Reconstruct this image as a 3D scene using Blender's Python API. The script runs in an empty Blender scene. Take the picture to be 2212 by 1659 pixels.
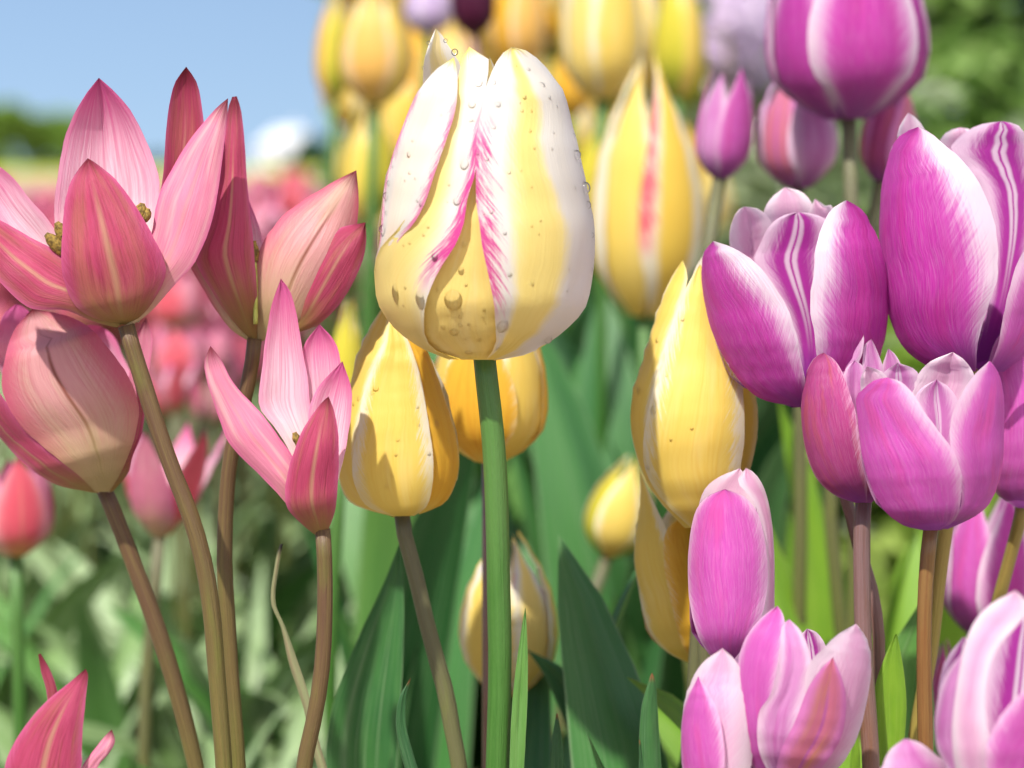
import bpy, bmesh, math, random
from mathutils import Vector, Matrix, noise as mnoise

SC = bpy.context.scene
COL = SC.collection
rad = math.radians

# ------------------------------------------------------------------ camera, sky, sun, exposure
LENS = 85.0
FOC = 0.708                    # distance of the sharp flowers, metres
KPX = 0.30 / 2212.0            # metres per photo pixel at that distance (photo taken as 2212 x 1659)
EYE = 0.45                     # lens height above the ground
HOR = 372.0                    # photo row of the horizon
cd = bpy.data.cameras.new("camera")
cam = bpy.data.objects.new("camera", cd)
COL.objects.link(cam)
cam.location = (0, 0, EYE)
cam.rotation_euler = (rad(90), 0, 0)
cd.lens = LENS
cd.sensor_width = 36.0
cd.shift_y = -(829.5 - HOR) / 2212.0
cd.clip_start = 0.02
cd.clip_end = 3000
cd.dof.use_dof = True
cd.dof.focus_distance = FOC
cd.dof.aperture_fstop = 8.8
SC.camera = cam

SUN_EL, SUN_AZ = 50.0, -28.0   # azimuth from straight behind the camera, negative = from the left
wd = bpy.data.worlds.new("World")
SC.world = wd
wd.use_nodes = True
wt = wd.node_tree
wt.nodes.clear()
wo = wt.nodes.new("ShaderNodeOutputWorld")
wb = wt.nodes.new("ShaderNodeBackground")
sk = wt.nodes.new("ShaderNodeTexSky")
sk.sky_type = 'NISHITA'
sk.sun_disc = False
sk.sun_elevation = rad(SUN_EL)
sk.sun_rotation = rad(180 + SUN_AZ)
sk.air_density = 1.0
sk.dust_density = 2.5
sk.ozone_density = 2.0
tc = wt.nodes.new("ShaderNodeTexCoord")
va = wt.nodes.new("ShaderNodeVectorMath")
va.operation = 'ADD'
va.inputs[1].default_value = (0, 0, 0.16)
vn = wt.nodes.new("ShaderNodeVectorMath")
vn.operation = 'NORMALIZE'
wt.links.new(tc.outputs['Generated'], va.inputs[0])
wt.links.new(va.outputs[0], vn.inputs[0])
wt.links.new(vn.outputs[0], sk.inputs['Vector'])
wt.links.new(sk.outputs[0], wb.inputs[0])
wb.inputs[1].default_value = 0.13
wt.links.new(wb.outputs[0], wo.inputs[0])

sl = bpy.data.lights.new("sun", 'SUN')
sl.energy = 4.8
sl.angle = rad(1.2)
sl.color = (1.0, 0.95, 0.87)
sun = bpy.data.objects.new("sun", sl)
COL.objects.link(sun)
sun.location = (-2, -3, 5)
_e, _a = rad(SUN_EL), rad(SUN_AZ)
_d = Vector((-math.sin(_a) * math.cos(_e), math.cos(_a) * math.cos(_e), -math.sin(_e)))
sun.rotation_euler = _d.to_track_quat('-Z', 'Y').to_euler()

SC.view_settings.view_transform = 'Standard'
SC.view_settings.look = 'None'
SC.view_settings.exposure = 0.45
SC.view_settings.gamma = 1.0
SC.cycles.use_denoising = True
SC.cycles.max_bounces = 8
SC.cycles.diffuse_bounces = 4
SC.cycles.transmission_bounces = 6
SC.cycles.sample_clamp_indirect = 6.0

# ------------------------------------------------------------------ node helper
class S:
    """one socket of a node tree with arithmetic"""
    def __init__(s, t, sock): s.t = t; s.k = sock
    def _m(s, op, *o):
        n = s.t.nodes.new("ShaderNodeMath"); n.operation = op
        for i, x in enumerate((s,) + o):
            if isinstance(x, S): s.t.links.new(x.k, n.inputs[i])
            else: n.inputs[i].default_value = x
        return S(s.t, n.outputs[0])
    def __add__(s, o): return s._m('ADD', o)
    def __sub__(s, o): return s._m('SUBTRACT', o)
    def __mul__(s, o): return s._m('MULTIPLY', o)
    def __radd__(s, o): return s._m('ADD', o)
    def __rmul__(s, o): return s._m('MULTIPLY', o)
    def __neg__(s): return s._m('MULTIPLY', -1.0)
    def abs(s): return s._m('ABSOLUTE')
    def step(s, a, b):
        n = s.t.nodes.new("ShaderNodeMapRange"); n.interpolation_type = 'SMOOTHSTEP'
        for i, x in ((0, s), (1, a), (2, b)):
            if isinstance(x, S): s.t.links.new(x.k, n.inputs[i])
            else: n.inputs[i].default_value = x
        return S(s.t, n.outputs[0])

def newmat(name):
    m = bpy.data.materials.new(name); m.use_nodes = True
    t = m.node_tree; t.nodes.clear()
    return m, t
def rgb(c): return (c[0], c[1], c[2], 1.0)
def mixc(t, f, a, b, mode='MIX'):
    n = t.nodes.new("ShaderNodeMix"); n.data_type = 'RGBA'; n.blend_type = mode
    for i, x in ((0, f), (6, a), (7, b)):
        if isinstance(x, S): t.links.new(x.k, n.inputs[i])
        elif i == 0: n.inputs[0].default_value = x
        else: n.inputs[i].default_value = rgb(x)
    return S(t, n.outputs[2])
def uvs(t):
    n = t.nodes.new("ShaderNodeUVMap"); n.uv_map = "UVMap"
    x = t.nodes.new("ShaderNodeSeparateXYZ"); t.links.new(n.outputs[0], x.inputs[0])
    return S(t, x.outputs[0]), S(t, x.outputs[1])
def comb(t, *v):
    n = t.nodes.new("ShaderNodeCombineXYZ")
    for i, x in enumerate(v):
        if isinstance(x, S): t.links.new(x.k, n.inputs[i])
        else: n.inputs[i].default_value = x
    return S(t, n.outputs[0])
def noise(t, vec, scale=1.0, detail=3.0, rough=0.6):
    n = t.nodes.new("ShaderNodeTexNoise"); n.inputs['Scale'].default_value = scale
    n.inputs['Detail'].default_value = detail; n.inputs['Roughness'].default_value = rough
    if vec is not None: t.links.new(vec.k, n.inputs['Vector'])
    return S(t, n.outputs[0])
def attr(t, name):
    n = t.nodes.new("ShaderNodeAttribute"); n.attribute_name = name
    return S(t, n.outputs['Fac'])
def objrand(t):
    return S(t, t.nodes.new("ShaderNodeObjectInfo").outputs['Random'])
def objco(t):
    return S(t, t.nodes.new("ShaderNodeTexCoord").outputs['Object'])
def geopos(t):
    return S(t, t.nodes.new("ShaderNodeNewGeometry").outputs['Position'])
def finish(t, col, rough=0.45, spec=0.3, trans=0.0, tcol=None, bump=None, bstr=0.1, bdist=0.0005, sheen=0.0):
    p = t.nodes.new("ShaderNodeBsdfPrincipled")
    if isinstance(col, S): t.links.new(col.k, p.inputs['Base Color'])
    else: p.inputs['Base Color'].default_value = rgb(col)
    if isinstance(rough, S): t.links.new(rough.k, p.inputs['Roughness'])
    else: p.inputs['Roughness'].default_value = rough
    p.inputs['Specular IOR Level'].default_value = spec
    p.inputs['Sheen Weight'].default_value = sheen
    if bump is not None:
        b = t.nodes.new("ShaderNodeBump"); b.inputs['Strength'].default_value = bstr
        b.inputs['Distance'].default_value = bdist
        t.links.new(bump.k, b.inputs['Height']); t.links.new(b.outputs[0], p.inputs['Normal'])
    o = t.nodes.new("ShaderNodeOutputMaterial")
    if trans > 0:
        r = t.nodes.new("ShaderNodeBsdfTranslucent")
        c = tcol if tcol is not None else col
        if isinstance(c, S): t.links.new(c.k, r.inputs[0])
        else: r.inputs[0].default_value = rgb(c)
        m = t.nodes.new("ShaderNodeMixShader"); m.inputs[0].default_value = trans
        t.links.new(p.outputs[0], m.inputs[1]); t.links.new(r.outputs[0], m.inputs[2])
        t.links.new(m.outputs[0], o.inputs[0])
    else:
        t.links.new(p.outputs[0], o.inputs[0])

def petal_mat(name, center, dark, margin, m0=0.6, m1=0.0, mw=0.12, fa=0.5, edge=None, e0=0.8, eamt=0.0, eside=0,
              evlo=0.0, evhi=1.0, rib=None, ribw=0.1, ribamt=0.0, base=None, b0=0.2, tip=None, t0=0.9,
              icenter=(1, 1, 1), imargin=(1, 1, 1), im0=0.6, im1=0.0, imw=0.15, ibase=None, ib0=0.3, itip=None,
              stripe=None, dk=0.6, trans=0.4, rough=0.42, mott=0.0, fu=26.0, blush=None, blamt=0.0, mid=None, midw=0.45, bst=0.5, ush=0.0, mside=0):
    m, t = newmat(name)
    x, v = uvs(t)
    u = x * 2.0 - 1.0
    a = u.abs()
    r = objrand(t) * 37.0
    broad = noise(t, comb(t, u * 3.0, v * 2.0, r + 5.0), 1.0, 2.0, 0.5)
    streak = noise(t, comb(t, u * fu + broad * 7.0, v * 2.6 + broad * 1.5, r), 1.0, 4.0, 0.62)
    fine = noise(t, comb(t, u * 110.0, v * 12.0, r), 1.0, 2.0, 0.6)
    feather = noise(t, comb(t, u * 2.5, (v - a * 0.34) * 62.0, r + 9.0), 1.0, 5.0, 0.72)
    streak = (streak - 0.5) * 1.25 + 0.5
    feather = (feather - 0.5) * 1.3 + 0.5
    c = mixc(t, streak.step(0.38, 0.72) * dk * broad.step(0.28, 0.62), center, dark)
    if mott: c = mixc(t, fine.step(0.42, 0.7) * mott, c, margin)
    if blush is not None: c = mixc(t, broad.step(0.45, 0.7) * blamt, c, blush)
    am = (a if mside == 0 and ush == 0.0 else ((u - ush).abs() if mside == 0 else u * float(mside))) + (feather - 0.5) * fa + (streak - 0.5) * (fa * 0.5) + (broad - 0.5) * 0.25 + v * m1
    if mid is not None: c = mixc(t, am.step(m0 - midw, m0) * 0.8, c, mid)
    mm = am.step(m0 - mw, m0 + mw)
    c = mixc(t, mm, c, margin)
    if rib is not None:
        c = mixc(t, (a + (streak - 0.5) * ribw * 0.3).step(ribw, 0.0) * ribamt * v.step(0.90, 0.6), c, rib)
    if edge is not None:
        ea = a if eside == 0 else u * float(eside)
        ef = (ea + (feather - 0.5) * 0.8 + (streak - 0.5) * 0.2).step(e0, e0 + 0.24) * eamt * v.step(evlo, evlo + 0.15) * v.step(evhi, evhi - 0.15)
        blot = noise(t, comb(t, u * 7.0, (v - a * 0.34) * 20.0, r + 3.0), 1.0, 3.0, 0.6)
        c = mixc(t, ef * blot.step(0.28, 0.50), c, edge)
    if base is not None: c = mixc(t, (v + (streak - 0.5) * 0.18 + a * 0.05).step(b0, 0.0), c, base)
    if tip is not None: c = mixc(t, (v + (streak - 0.5) * 0.1).step(t0, 1.0), c, tip)
    # inner face
    d = mixc(t, streak.step(0.35, 0.75) * dk * 0.6, icenter, dark)
    im = (a + (feather - 0.5) * 0.5 + (streak - 0.5) * 0.3 + v * im1).step(im0 - imw, im0 + imw)
    d = mixc(t, im, d, imargin)
    if stripe is not None:
        sx = a + (streak - 0.5) * 0.015
        sf = sx.step(0.015, 0.05) * sx.step(0.21, 0.12) * v.step(0.15, 0.55)
        d = mixc(t, sf * 0.9, d, stripe)
    if itip is not None: d = mixc(t, (v + (streak - 0.5) * 0.25).step(0.55, 1.0), d, itip)
    if ibase is not None: d = mixc(t, (v + (streak - 0.5) * 0.2).step(ib0, ib0 * 0.3), d, ibase)
    col = mixc(t, attr(t, "inner"), c, d)
    finish(t, col, rough, 0.32, trans, None, streak + fine * 0.35 + feather * 0.2, bst, 0.0007, 0.0)
    return m

def leaf_mat(name, c1, c2, edge=(0.35, 0.42, 0.28), rough=0.4, trans=0.3, tip=None):
    m, t = newmat(name)
    x, v = uvs(t)
    u = x * 2.0 - 1.0
    r = objrand(t)
    st = noise(t, comb(t, u * 34.0, v * 1.2, r * 31.0), 1.0, 3.0, 0.6)
    br = noise(t, comb(t, u * 2.0, v * 5.0, r * 13.0), 1.0, 3.0, 0.55)
    c = mixc(t, (br * 0.8 + r * 0.5 - 0.1).step(0.25, 0.85), c1, c2)
    c = mixc(t, st.step(0.48, 0.72) * 0.5, c, edge)
    c = mixc(t, u.abs().step(0.93, 1.0) * 0.7, c, edge)
    if tip is not None: c = mixc(t, v.step(0.93, 0.99), c, tip)
    finish(t, c, rough, 0.45, trans, None, st, 0.45, 0.0006)
    return m

def stem_mat(name, top, low, streakc, rough=0.4, z0=0.3):
    m, t = newmat(name)
    x, v = uvs(t)
    r = objrand(t)
    st = noise(t, comb(t, x * 22.0, v * 9.0, r * 17.0), 1.0, 4.0, 0.65)
    br = noise(t, comb(t, x * 3.0, v * 14.0, r * 7.0), 1.0, 3.0, 0.6)
    sp = noise(t, comb(t, x * 60.0, v * 240.0, r * 3.0), 1.0, 2.0, 0.6)
    c = mixc(t, (v + (br - 0.5) * 0.3).step(0.02, z0), top, low)
    c = mixc(t, st.step(0.40, 0.72) * 0.6, c, streakc)
    c = mixc(t, br.step(0.55, 0.75) * 0.5, c, low)
    c = mixc(t, sp.step(0.55, 0.75) * 0.25, c, top)
    finish(t, c, rough, 0.4, 0.0, None, st + sp * 0.3, 0.6, 0.0008)
    return m

def plain_mat(name, c1, c2=None, scale=20.0, rough=0.6, trans=0.0, spec=0.3, pos=False):
    m, t = newmat(name)
    if c2 is None: c2 = tuple(x * 0.7 for x in c1)
    n = noise(t, geopos(t) if pos else objco(t), scale, 4.0, 0.6)
    c = mixc(t, n.step(0.35, 0.68), c1, c2)
    finish(t, c, rough, spec, trans, None, n, 0.3, 0.002)
    return m

M = {}
PINKP = dict(base=(0.36, 0.24, 0.075), b0=0.42, tip=(0.20, 0.018, 0.035), t0=0.86, rib=(0.56, 0.40, 0.22), ribw=0.10, ribamt=0.55,
             icenter=(0.92, 0.68, 0.77), imargin=(0.86, 0.40, 0.58), im0=0.75, imw=0.4, itip=(0.74, 0.12, 0.36), ibase=(0.90, 0.84, 0.72), ib0=0.55)
M['rose'] = petal_mat('rose_petal', (0.49, 0.065, 0.145), (0.25, 0.025, 0.05), (0.66, 0.14, 0.32), m0=0.85, mw=0.3, fa=0.5, mott=0.22, dk=0.8,
                      blush=(0.46, 0.18, 0.11), blamt=0.5, **PINKP)
M['pink'] = petal_mat('pink_petal', (0.78, 0.30, 0.42), (0.62, 0.11, 0.24), (0.78, 0.17, 0.40), m0=0.85, mw=0.3, fa=0.4, mott=0.3, dk=0.7,
                      blush=(0.86, 0.56, 0.55), blamt=0.65, **{**PINKP, 'ribamt': 0.25, 'base': (0.62, 0.46, 0.24), 'b0': 0.4})
M['blush'] = petal_mat('blush_petal', (0.74, 0.40, 0.40), (0.56, 0.20, 0.22), (0.66, 0.15, 0.24), m0=0.74, m1=0.14, mw=0.35, fa=0.35, mott=0.2, dk=0.75,
                       blush=(0.66, 0.52, 0.36), blamt=0.6,
                       **{**PINKP, 'rib': (0.26, 0.07, 0.05), 'ribw': 0.055, 'ribamt': 0.9, 'base': (0.52, 0.42, 0.20), 'b0': 0.62})
YB = dict(edge=(0.62, 0.07, 0.30), tip=(0.88, 0.72, 0.18), t0=0.94, base=(0.76, 0.58, 0.12), b0=0.14, icenter=(0.86, 0.74, 0.34),
          imargin=(0.86, 0.82, 0.74), im0=0.5, ibase=(0.8, 0.6, 0.1), bst=0.22, fu=20.0)
WY = (0.74, 0.715, 0.68)
M['white_yellow'] = petal_mat('white_yellow_petal', (0.84, 0.68, 0.22), (0.78, 0.56, 0.13), WY, m0=0.80, m1=0.36, mw=0.17, fa=0.16,
                              e0=0.83, eamt=0.85, evlo=0.12, evhi=0.92, dk=0.28, mid=(0.86, 0.77, 0.46), midw=0.35, **YB)
M['white_yellow_main'] = petal_mat('white_petal_yellow_flame', (0.85, 0.71, 0.25), (0.80, 0.62, 0.17), WY, m0=0.50, m1=0.36, mw=0.10, fa=0.10, ush=-0.24,
                              e0=0.76, eamt=1.0, eside=-1, evlo=0.10, evhi=0.80, dk=0.3, mid=(0.86, 0.75, 0.36), midw=0.2, **YB)
M['white_yellow_left'] = petal_mat('white_yellow_petal_pink_right', (0.84, 0.70, 0.27), (0.80, 0.61, 0.18), WY, m0=1.32, m1=1.95, mw=0.2, fa=0.2, mside=1,
                              e0=0.60, eamt=1.0, eside=1, evlo=0.22, evhi=0.85, dk=0.3, mid=(0.86, 0.77, 0.45), midw=0.5, **YB)
M['folded_white'] = petal_mat('white_pink_petal', (0.85, 0.76, 0.68), (0.84, 0.66, 0.60), WY, m0=0.4, mw=0.3, fa=0.3,
                              e0=0.74, eamt=0.8, evlo=0.12, evhi=0.9, dk=0.5, **{**YB, 'base': (0.80, 0.66, 0.26), 'b0': 0.34})
M['yellow'] = petal_mat('yellow_petal', (0.85, 0.66, 0.15), (0.80, 0.54, 0.07), (0.85, 0.76, 0.42), m0=0.82, m1=0.08, mw=0.2, fa=0.5, dk=0.6,
                        blush=(0.86, 0.70, 0.24), blamt=0.6, **{**YB, 'edge': (0.86, 0.80, 0.64), 'e0': 0.66, 'eamt': 0.9, 'evlo': 0.15, 'evhi': 0.95})
M['yellow_mid'] = petal_mat('pale_amber_petal', (0.84, 0.67, 0.23), (0.78, 0.56, 0.14), (0.84, 0.68, 0.30), m0=0.95, mw=0.2, fa=0.3, dk=0.45,
                        blush=(0.84, 0.70, 0.32), blamt=0.6, **{**YB, 'edge': None})
M['yellow_deep'] = petal_mat('deep_yellow_petal', (0.82, 0.50, 0.05), (0.72, 0.34, 0.03), (0.84, 0.60, 0.16), m0=0.95, fa=0.4, mw=0.2, dk=0.7,
                             **{**YB, 'edge': (0.86, 0.76, 0.52), 'e0': 0.88, 'eamt': 0.6})
M['yellow_rose'] = petal_mat('yellow_petal_rose_flame', (0.82, 0.60, 0.10), (0.80, 0.52, 0.05), (0.86, 0.80, 0.62), m0=0.5, mw=0.12, fa=0.2, dk=0.4,
                             **{**YB, 'edge': (0.80, 0.12, 0.17), 'e0': 0.5, 'eamt': 0.95, 'eside': -1, 'evlo': 0.2, 'evhi': 0.95})
M['yellow_green'] = petal_mat('greenish_yellow_petal', (0.68, 0.60, 0.06), (0.45, 0.48, 0.04), (0.80, 0.70, 0.15), m0=0.9, fa=0.3, dk=0.6,
                              **{**YB, 'base': (0.30, 0.38, 0.04), 'b0': 0.4})
M['yellow_peach'] = petal_mat('peach_yellow_petal', (0.84, 0.54, 0.14), (0.82, 0.44, 0.14), (0.88, 0.64, 0.36), m0=0.7, fa=0.3, dk=0.6, **YB)
PUR = dict(trans=0.5, base=(0.36, 0.08, 0.38), b0=0.24, icenter=(0.52, 0.06, 0.44), imargin=(0.88, 0.70, 0.83), im0=0.70, im1=0.16, imw=0.25, stripe=(0.90, 0.82, 0.90),
           ibase=(0.30, 0.03, 0.33), ib0=0.3, dk=0.65, rough=0.38)
WM = (0.86, 0.74, 0.82)
M['purple'] = petal_mat('purple_petal', (0.64, 0.055, 0.45), (0.46, 0.028, 0.33), WM, m0=0.84, m1=0.14, mw=0.27, fa=0.42, mott=0.16, mid=(0.72, 0.17, 0.58),
                        blush=(0.58, 0.05, 0.33), blamt=0.5, **PUR)
M['purple_right'] = petal_mat('purple_petal_wide_white_margin', (0.60, 0.05, 0.43), (0.42, 0.024, 0.31), WM, m0=0.74, m1=0.20, mw=0.28, fa=0.42, mott=0.16, mid=(0.69, 0.14, 0.55),
                        blush=(0.55, 0.045, 0.36), blamt=0.5, **PUR)
for _n, _sd in (('purple_white_right', 1), ('purple_white_left', -1)):
    M[_n] = petal_mat(_n + '_petal', (0.60, 0.05, 0.43), (0.40, 0.024, 0.30), WM, m0=1.0, m1=0.60, mw=0.24, fa=0.5, mott=0.14, mid=(0.70, 0.16, 0.56), midw=0.5, mside=_sd,
                      blush=(0.62, 0.045, 0.34), blamt=0.55, **PUR)
    M['orchid' + _n[6:]] = petal_mat('orchid' + _n[6:] + '_petal', (0.72, 0.12, 0.56), (0.54, 0.05, 0.43), (0.88, 0.66, 0.80), m0=1.08, m1=0.45, mw=0.22, fa=0.34, mott=0.2, mid=(0.76, 0.24, 0.62), midw=0.5, mside=_sd,
                      blush=(0.80, 0.12, 0.44), blamt=0.6, **PUR)
M['orchid'] = petal_mat('orchid_petal', (0.74, 0.13, 0.57), (0.56, 0.05, 0.43), (0.88, 0.60, 0.80), m0=0.90, m1=0.08, mw=0.2, fa=0.55, mott=0.25, mid=(0.76, 0.24, 0.62),
                        blush=(0.80, 0.12, 0.46), blamt=0.6, **PUR)
M['pale_orchid'] = petal_mat('pale_orchid_petal', (0.78, 0.36, 0.68), (0.60, 0.14, 0.52), (0.90, 0.70, 0.84), m0=0.62, mw=0.3, fa=0.6, mott=0.25,
                             blush=(0.66, 0.14, 0.50), blamt=0.5, **{**PUR, 'icenter': (0.72, 0.30, 0.62)})
M['tanned_orchid'] = petal_mat('orange_tinged_orchid_petal', (0.80, 0.26, 0.36), (0.72, 0.20, 0.46), (0.80, 0.30, 0.64), m0=0.6, mw=0.3, fa=0.4, mott=0.2,
                               blush=(0.82, 0.38, 0.20), blamt=0.7, rib=(0.62, 0.16, 0.56), ribw=0.12, ribamt=0.8, **PUR)
M['wine_orchid'] = petal_mat('wine_orchid_petal', (0.56, 0.08, 0.30), (0.42, 0.045, 0.30), (0.86, 0.56, 0.74), m0=0.95, mw=0.2, fa=0.6, mott=0.18,
                             blush=(0.62, 0.14, 0.14), blamt=0.55, **PUR)
M['white_orchid'] = petal_mat('white_orchid_petal', (0.88, 0.56, 0.75), (0.74, 0.28, 0.58), (0.92, 0.80, 0.87), m0=0.5, mw=0.4, fa=0.6,
                              **{**PUR, 'icenter': (0.91, 0.66, 0.79), 'imargin': (0.93, 0.81, 0.87), 'stripe': None, 'base': (0.6, 0.2, 0.5)})
M['maroon'] = petal_mat('maroon_petal', (0.09, 0.008, 0.04), (0.05, 0.004, 0.02), (0.12, 0.012, 0.05), m0=0.9, icenter=(0.1, 0.01, 0.04), imargin=(0.12, 0.012, 0.05))
M['lilac'] = petal_mat('lilac_petal', (0.66, 0.52, 0.74), (0.55, 0.40, 0.66), (0.78, 0.68, 0.82), m0=0.7, icenter=(0.7, 0.6, 0.76), imargin=(0.8, 0.7, 0.84))
M['coral'] = petal_mat('coral_petal', (0.76, 0.13, 0.18), (0.62, 0.07, 0.11), (0.82, 0.34, 0.38), m0=0.75, mw=0.3, **{**PINKP, 'ribamt': 0.3, 'base': (0.62, 0.36, 0.12), 'b0': 0.3})

M['leaf_dark'] = leaf_mat('deep_green_leaf', (0.03, 0.14, 0.035), (0.065, 0.22, 0.05), (0.26, 0.38, 0.2))
M['leaf_mid'] = leaf_mat('mid_green_leaf', (0.07, 0.22, 0.04), (0.13, 0.31, 0.06), (0.30, 0.44, 0.2))
M['leaf_bright'] = leaf_mat('bright_green_leaf', (0.17, 0.36, 0.025), (0.26, 0.47, 0.035), (0.42, 0.52, 0.12), trans=0.45)
M['leaf_grey'] = leaf_mat('grey_green_leaf', (0.19, 0.33, 0.10), (0.36, 0.49, 0.25), (0.50, 0.57, 0.38), rough=0.28)
M['leaf_brown'] = leaf_mat('brown_tipped_leaf', (0.03, 0.12, 0.035), (0.06, 0.19, 0.05), (0.22, 0.34, 0.2), tip=(0.30, 0.13, 0.05))
M['leaf_dry'] = leaf_mat('withered_leaf', (0.36, 0.23, 0.15), (0.30, 0.34, 0.16), (0.45, 0.38, 0.26), tip=(0.015, 0.012, 0.01))
M['stem_pink'] = stem_mat('olive_brown_stem', (0.10, 0.052, 0.027), (0.12, 0.125, 0.022), (0.16, 0.115, 0.035), 0.45, 0.5)
M['stem_green'] = stem_mat('green_stem', (0.07, 0.16, 0.035), (0.035, 0.12, 0.014), (0.065, 0.17, 0.03), 0.42, 0.3)
M['stem_bronze'] = stem_mat('bronze_green_stem', (0.11, 0.11, 0.05), (0.14, 0.16, 0.035), (0.10, 0.085, 0.05), 0.45, 0.6)
M['stem_brown'] = stem_mat('purple_brown_stem', (0.20, 0.125, 0.12), (0.17, 0.075, 0.03), (0.14, 0.06, 0.045), 0.27, 0.5)
M['stem_amber'] = stem_mat('amber_brown_stem', (0.20, 0.11, 0.035), (0.17, 0.065, 0.02), (0.13, 0.05, 0.018), 0.25, 0.4)
M['stem_olive'] = stem_mat('olive_stem', (0.27, 0.20, 0.05), (0.26, 0.22, 0.045), (0.20, 0.13, 0.04), 0.35, 0.5)
M['anther'] = plain_mat('anther_pollen', (0.30, 0.20, 0.04), (0.08, 0.05, 0.015), 900.0, 0.8)
M['pistil'] = plain_mat('pistil', (0.45, 0.50, 0.12), (0.36, 0.38, 0.08), 400.0, 0.5)

# ------------------------------------------------------------------ geometry helpers
def world(px, py, d):
    k = KPX * d / FOC
    return Vector(((px - 1106.0) * k, d, EYE - (py - HOR) * k))
def pxof(z_or_x, d): return z_or_x / (KPX * d / FOC)
# the three parts of the photograph were measured on twice enlarged crops
def Lx(p): return (0.5 * p[0], 0.5 * p[1])
def Cx(p): return (699.3 + 0.5 * p[0], 0.5 * p[1])
def Rx(p): return (1523.1 + 0.5 * p[0], 0.5 * p[1])

def spline(pts, n, closed=False):
    """Catmull-Rom through pts (tuples of any length), n+1 points equally spaced along it"""
    P = [Vector(p) if len(p) > 2 else Vector((p[0], p[1], 0)) for p in pts]
    if len(P) == 2:
        return [P[0].lerp(P[1], i / n) for i in range(n + 1)]
    E = [P[0] * 2 - P[1]] + P + [P[-1] * 2 - P[-2]]
    out = []
    for i in range(1, len(E) - 2):
        a, b, c, d = E[i - 1], E[i], E[i + 1], E[i + 2]
        t0 = 0.0
        t1 = t0 + max((b - a).length, 1e-9) ** 0.5
        t2 = t1 + max((c - b).length, 1e-9) ** 0.5
        t3 = t2 + max((d - c).length, 1e-9) ** 0.5
        for j in range(12):
            t = t1 + (t2 - t1) * j / 12
            A1 = a * ((t1 - t) / (t1 - t0)) + b * ((t - t0) / (t1 - t0))
            A2 = b * ((t2 - t) / (t2 - t1)) + c * ((t - t1) / (t2 - t1))
            A3 = c * ((t3 - t) / (t3 - t2)) + d * ((t - t2) / (t3 - t2))
            B1 = A1 * ((t2 - t) / (t2 - t0)) + A2 * ((t - t0) / (t2 - t0))
            B2 = A2 * ((t3 - t) / (t3 - t1)) + A3 * ((t - t1) / (t3 - t1))
            out.append(B1 * ((t2 - t) / (t2 - t1)) + B2 * ((t - t1) / (t2 - t1)))
    out.append(P[-1])
    L = [0.0]
    for i in range(1, len(out)): L.append(L[-1] + (out[i] - out[i - 1]).length)
    res, k = [], 0
    for i in range(n + 1):
        s = L[-1] * i / n
        while k < len(L) - 2 and L[k + 1] < s: k += 1
        f = (s - L[k]) / max(L[k + 1] - L[k], 1e-12)
        res.append(out[k].lerp(out[k + 1], min(max(f, 0), 1)))
    return res

def interp(vals, v):
    if not isinstance(vals, (list, tuple)): return vals
    x = v * (len(vals) - 1)
    i = min(int(x), len(vals) - 2)
    f = x - i
    f = f * f * (3 - 2 * f)
    return vals[i] * (1 - f) + vals[i + 1] * f

def origin(o):
    """where an object's own space has its zero (no parent here is turned or scaled)"""
    p = Vector((0, 0, 0))
    while o is not None:
        p = p + o.location; o = o.parent
    return p

def mesh_obj(name, verts, faces, mat, parent=None, uv=None, inner=None, smooth=True):
    me = bpy.data.meshes.new(name)
    me.from_pydata([tuple(v) for v in verts], [], faces)
    if uv is not None:
        lay = me.uv_layers.new(name="UVMap")
        for lp in me.loops: lay.data[lp.index].uv = uv[lp.vertex_index]
    if inner is not None:
        at = me.attributes.new("inner", 'FLOAT', 'FACE')
        at.data.foreach_set("value", inner)
    if smooth: me.polygons.foreach_set("use_smooth", [True] * len(me.polygons))
    me.materials.append(M[mat] if isinstance(mat, str) else mat)
    me.update()
    o = bpy.data.objects.new(name, me)
    COL.objects.link(o)
    if parent is not None: o.parent = parent
    return o

def sheet(name, G, mat, parent, outward, th=0.0005, loc=None):
    """G[i][j] grid of world points (i along, j across) -> a leaf or petal with a rounded thickness; `outward` tells the outer side"""
    ni, nj = len(G), len(G[0])
    N = []
    for i in range(ni):
        row = []
        for j in range(nj):
            du = G[i][min(j + 1, nj - 1)] - G[i][max(j - 1, 0)]
            dv = G[min(i + 1, ni - 1)][j] - G[max(i - 1, 0)][j]
            n = du.cross(dv)
            row.append(n.normalized() if n.length > 1e-14 else Vector((0, 0, 0)))
        N.append(row)
    acc = 0.0
    for i in range(1, ni - 1):
        for j in range(1, nj - 1):
            acc += N[i][j].dot(outward(G[i][j]))
    sg = 1.0 if acc >= 0 else -1.0
    if loc is None: loc = origin(parent)
    V, UV, F, I = [], [], [], []
    for side in (0, 1):
        for i in range(ni):
            for j in range(nj):
                u = 2.0 * j / (nj - 1) - 1.0; v = i / (ni - 1)
                t = th * (1 - abs(u) ** 6) * (1 - v ** 10)
                V.append(G[i][j] - loc - N[i][j] * sg * (t if side else 0.0))
                UV.append(((u + 1) / 2, v))
    for side in (0, 1):
        o = side * ni * nj
        for i in range(ni - 1):
            for j in range(nj - 1):
                q = [o + i * nj + j, o + i * nj + j + 1, o + (i + 1) * nj + j + 1, o + (i + 1) * nj + j]
                if (sg < 0) != (side == 1): q.reverse()
                F.append(q); I.append(float(side))
    return mesh_obj(name, V, F, mat, parent, UV, I)

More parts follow.
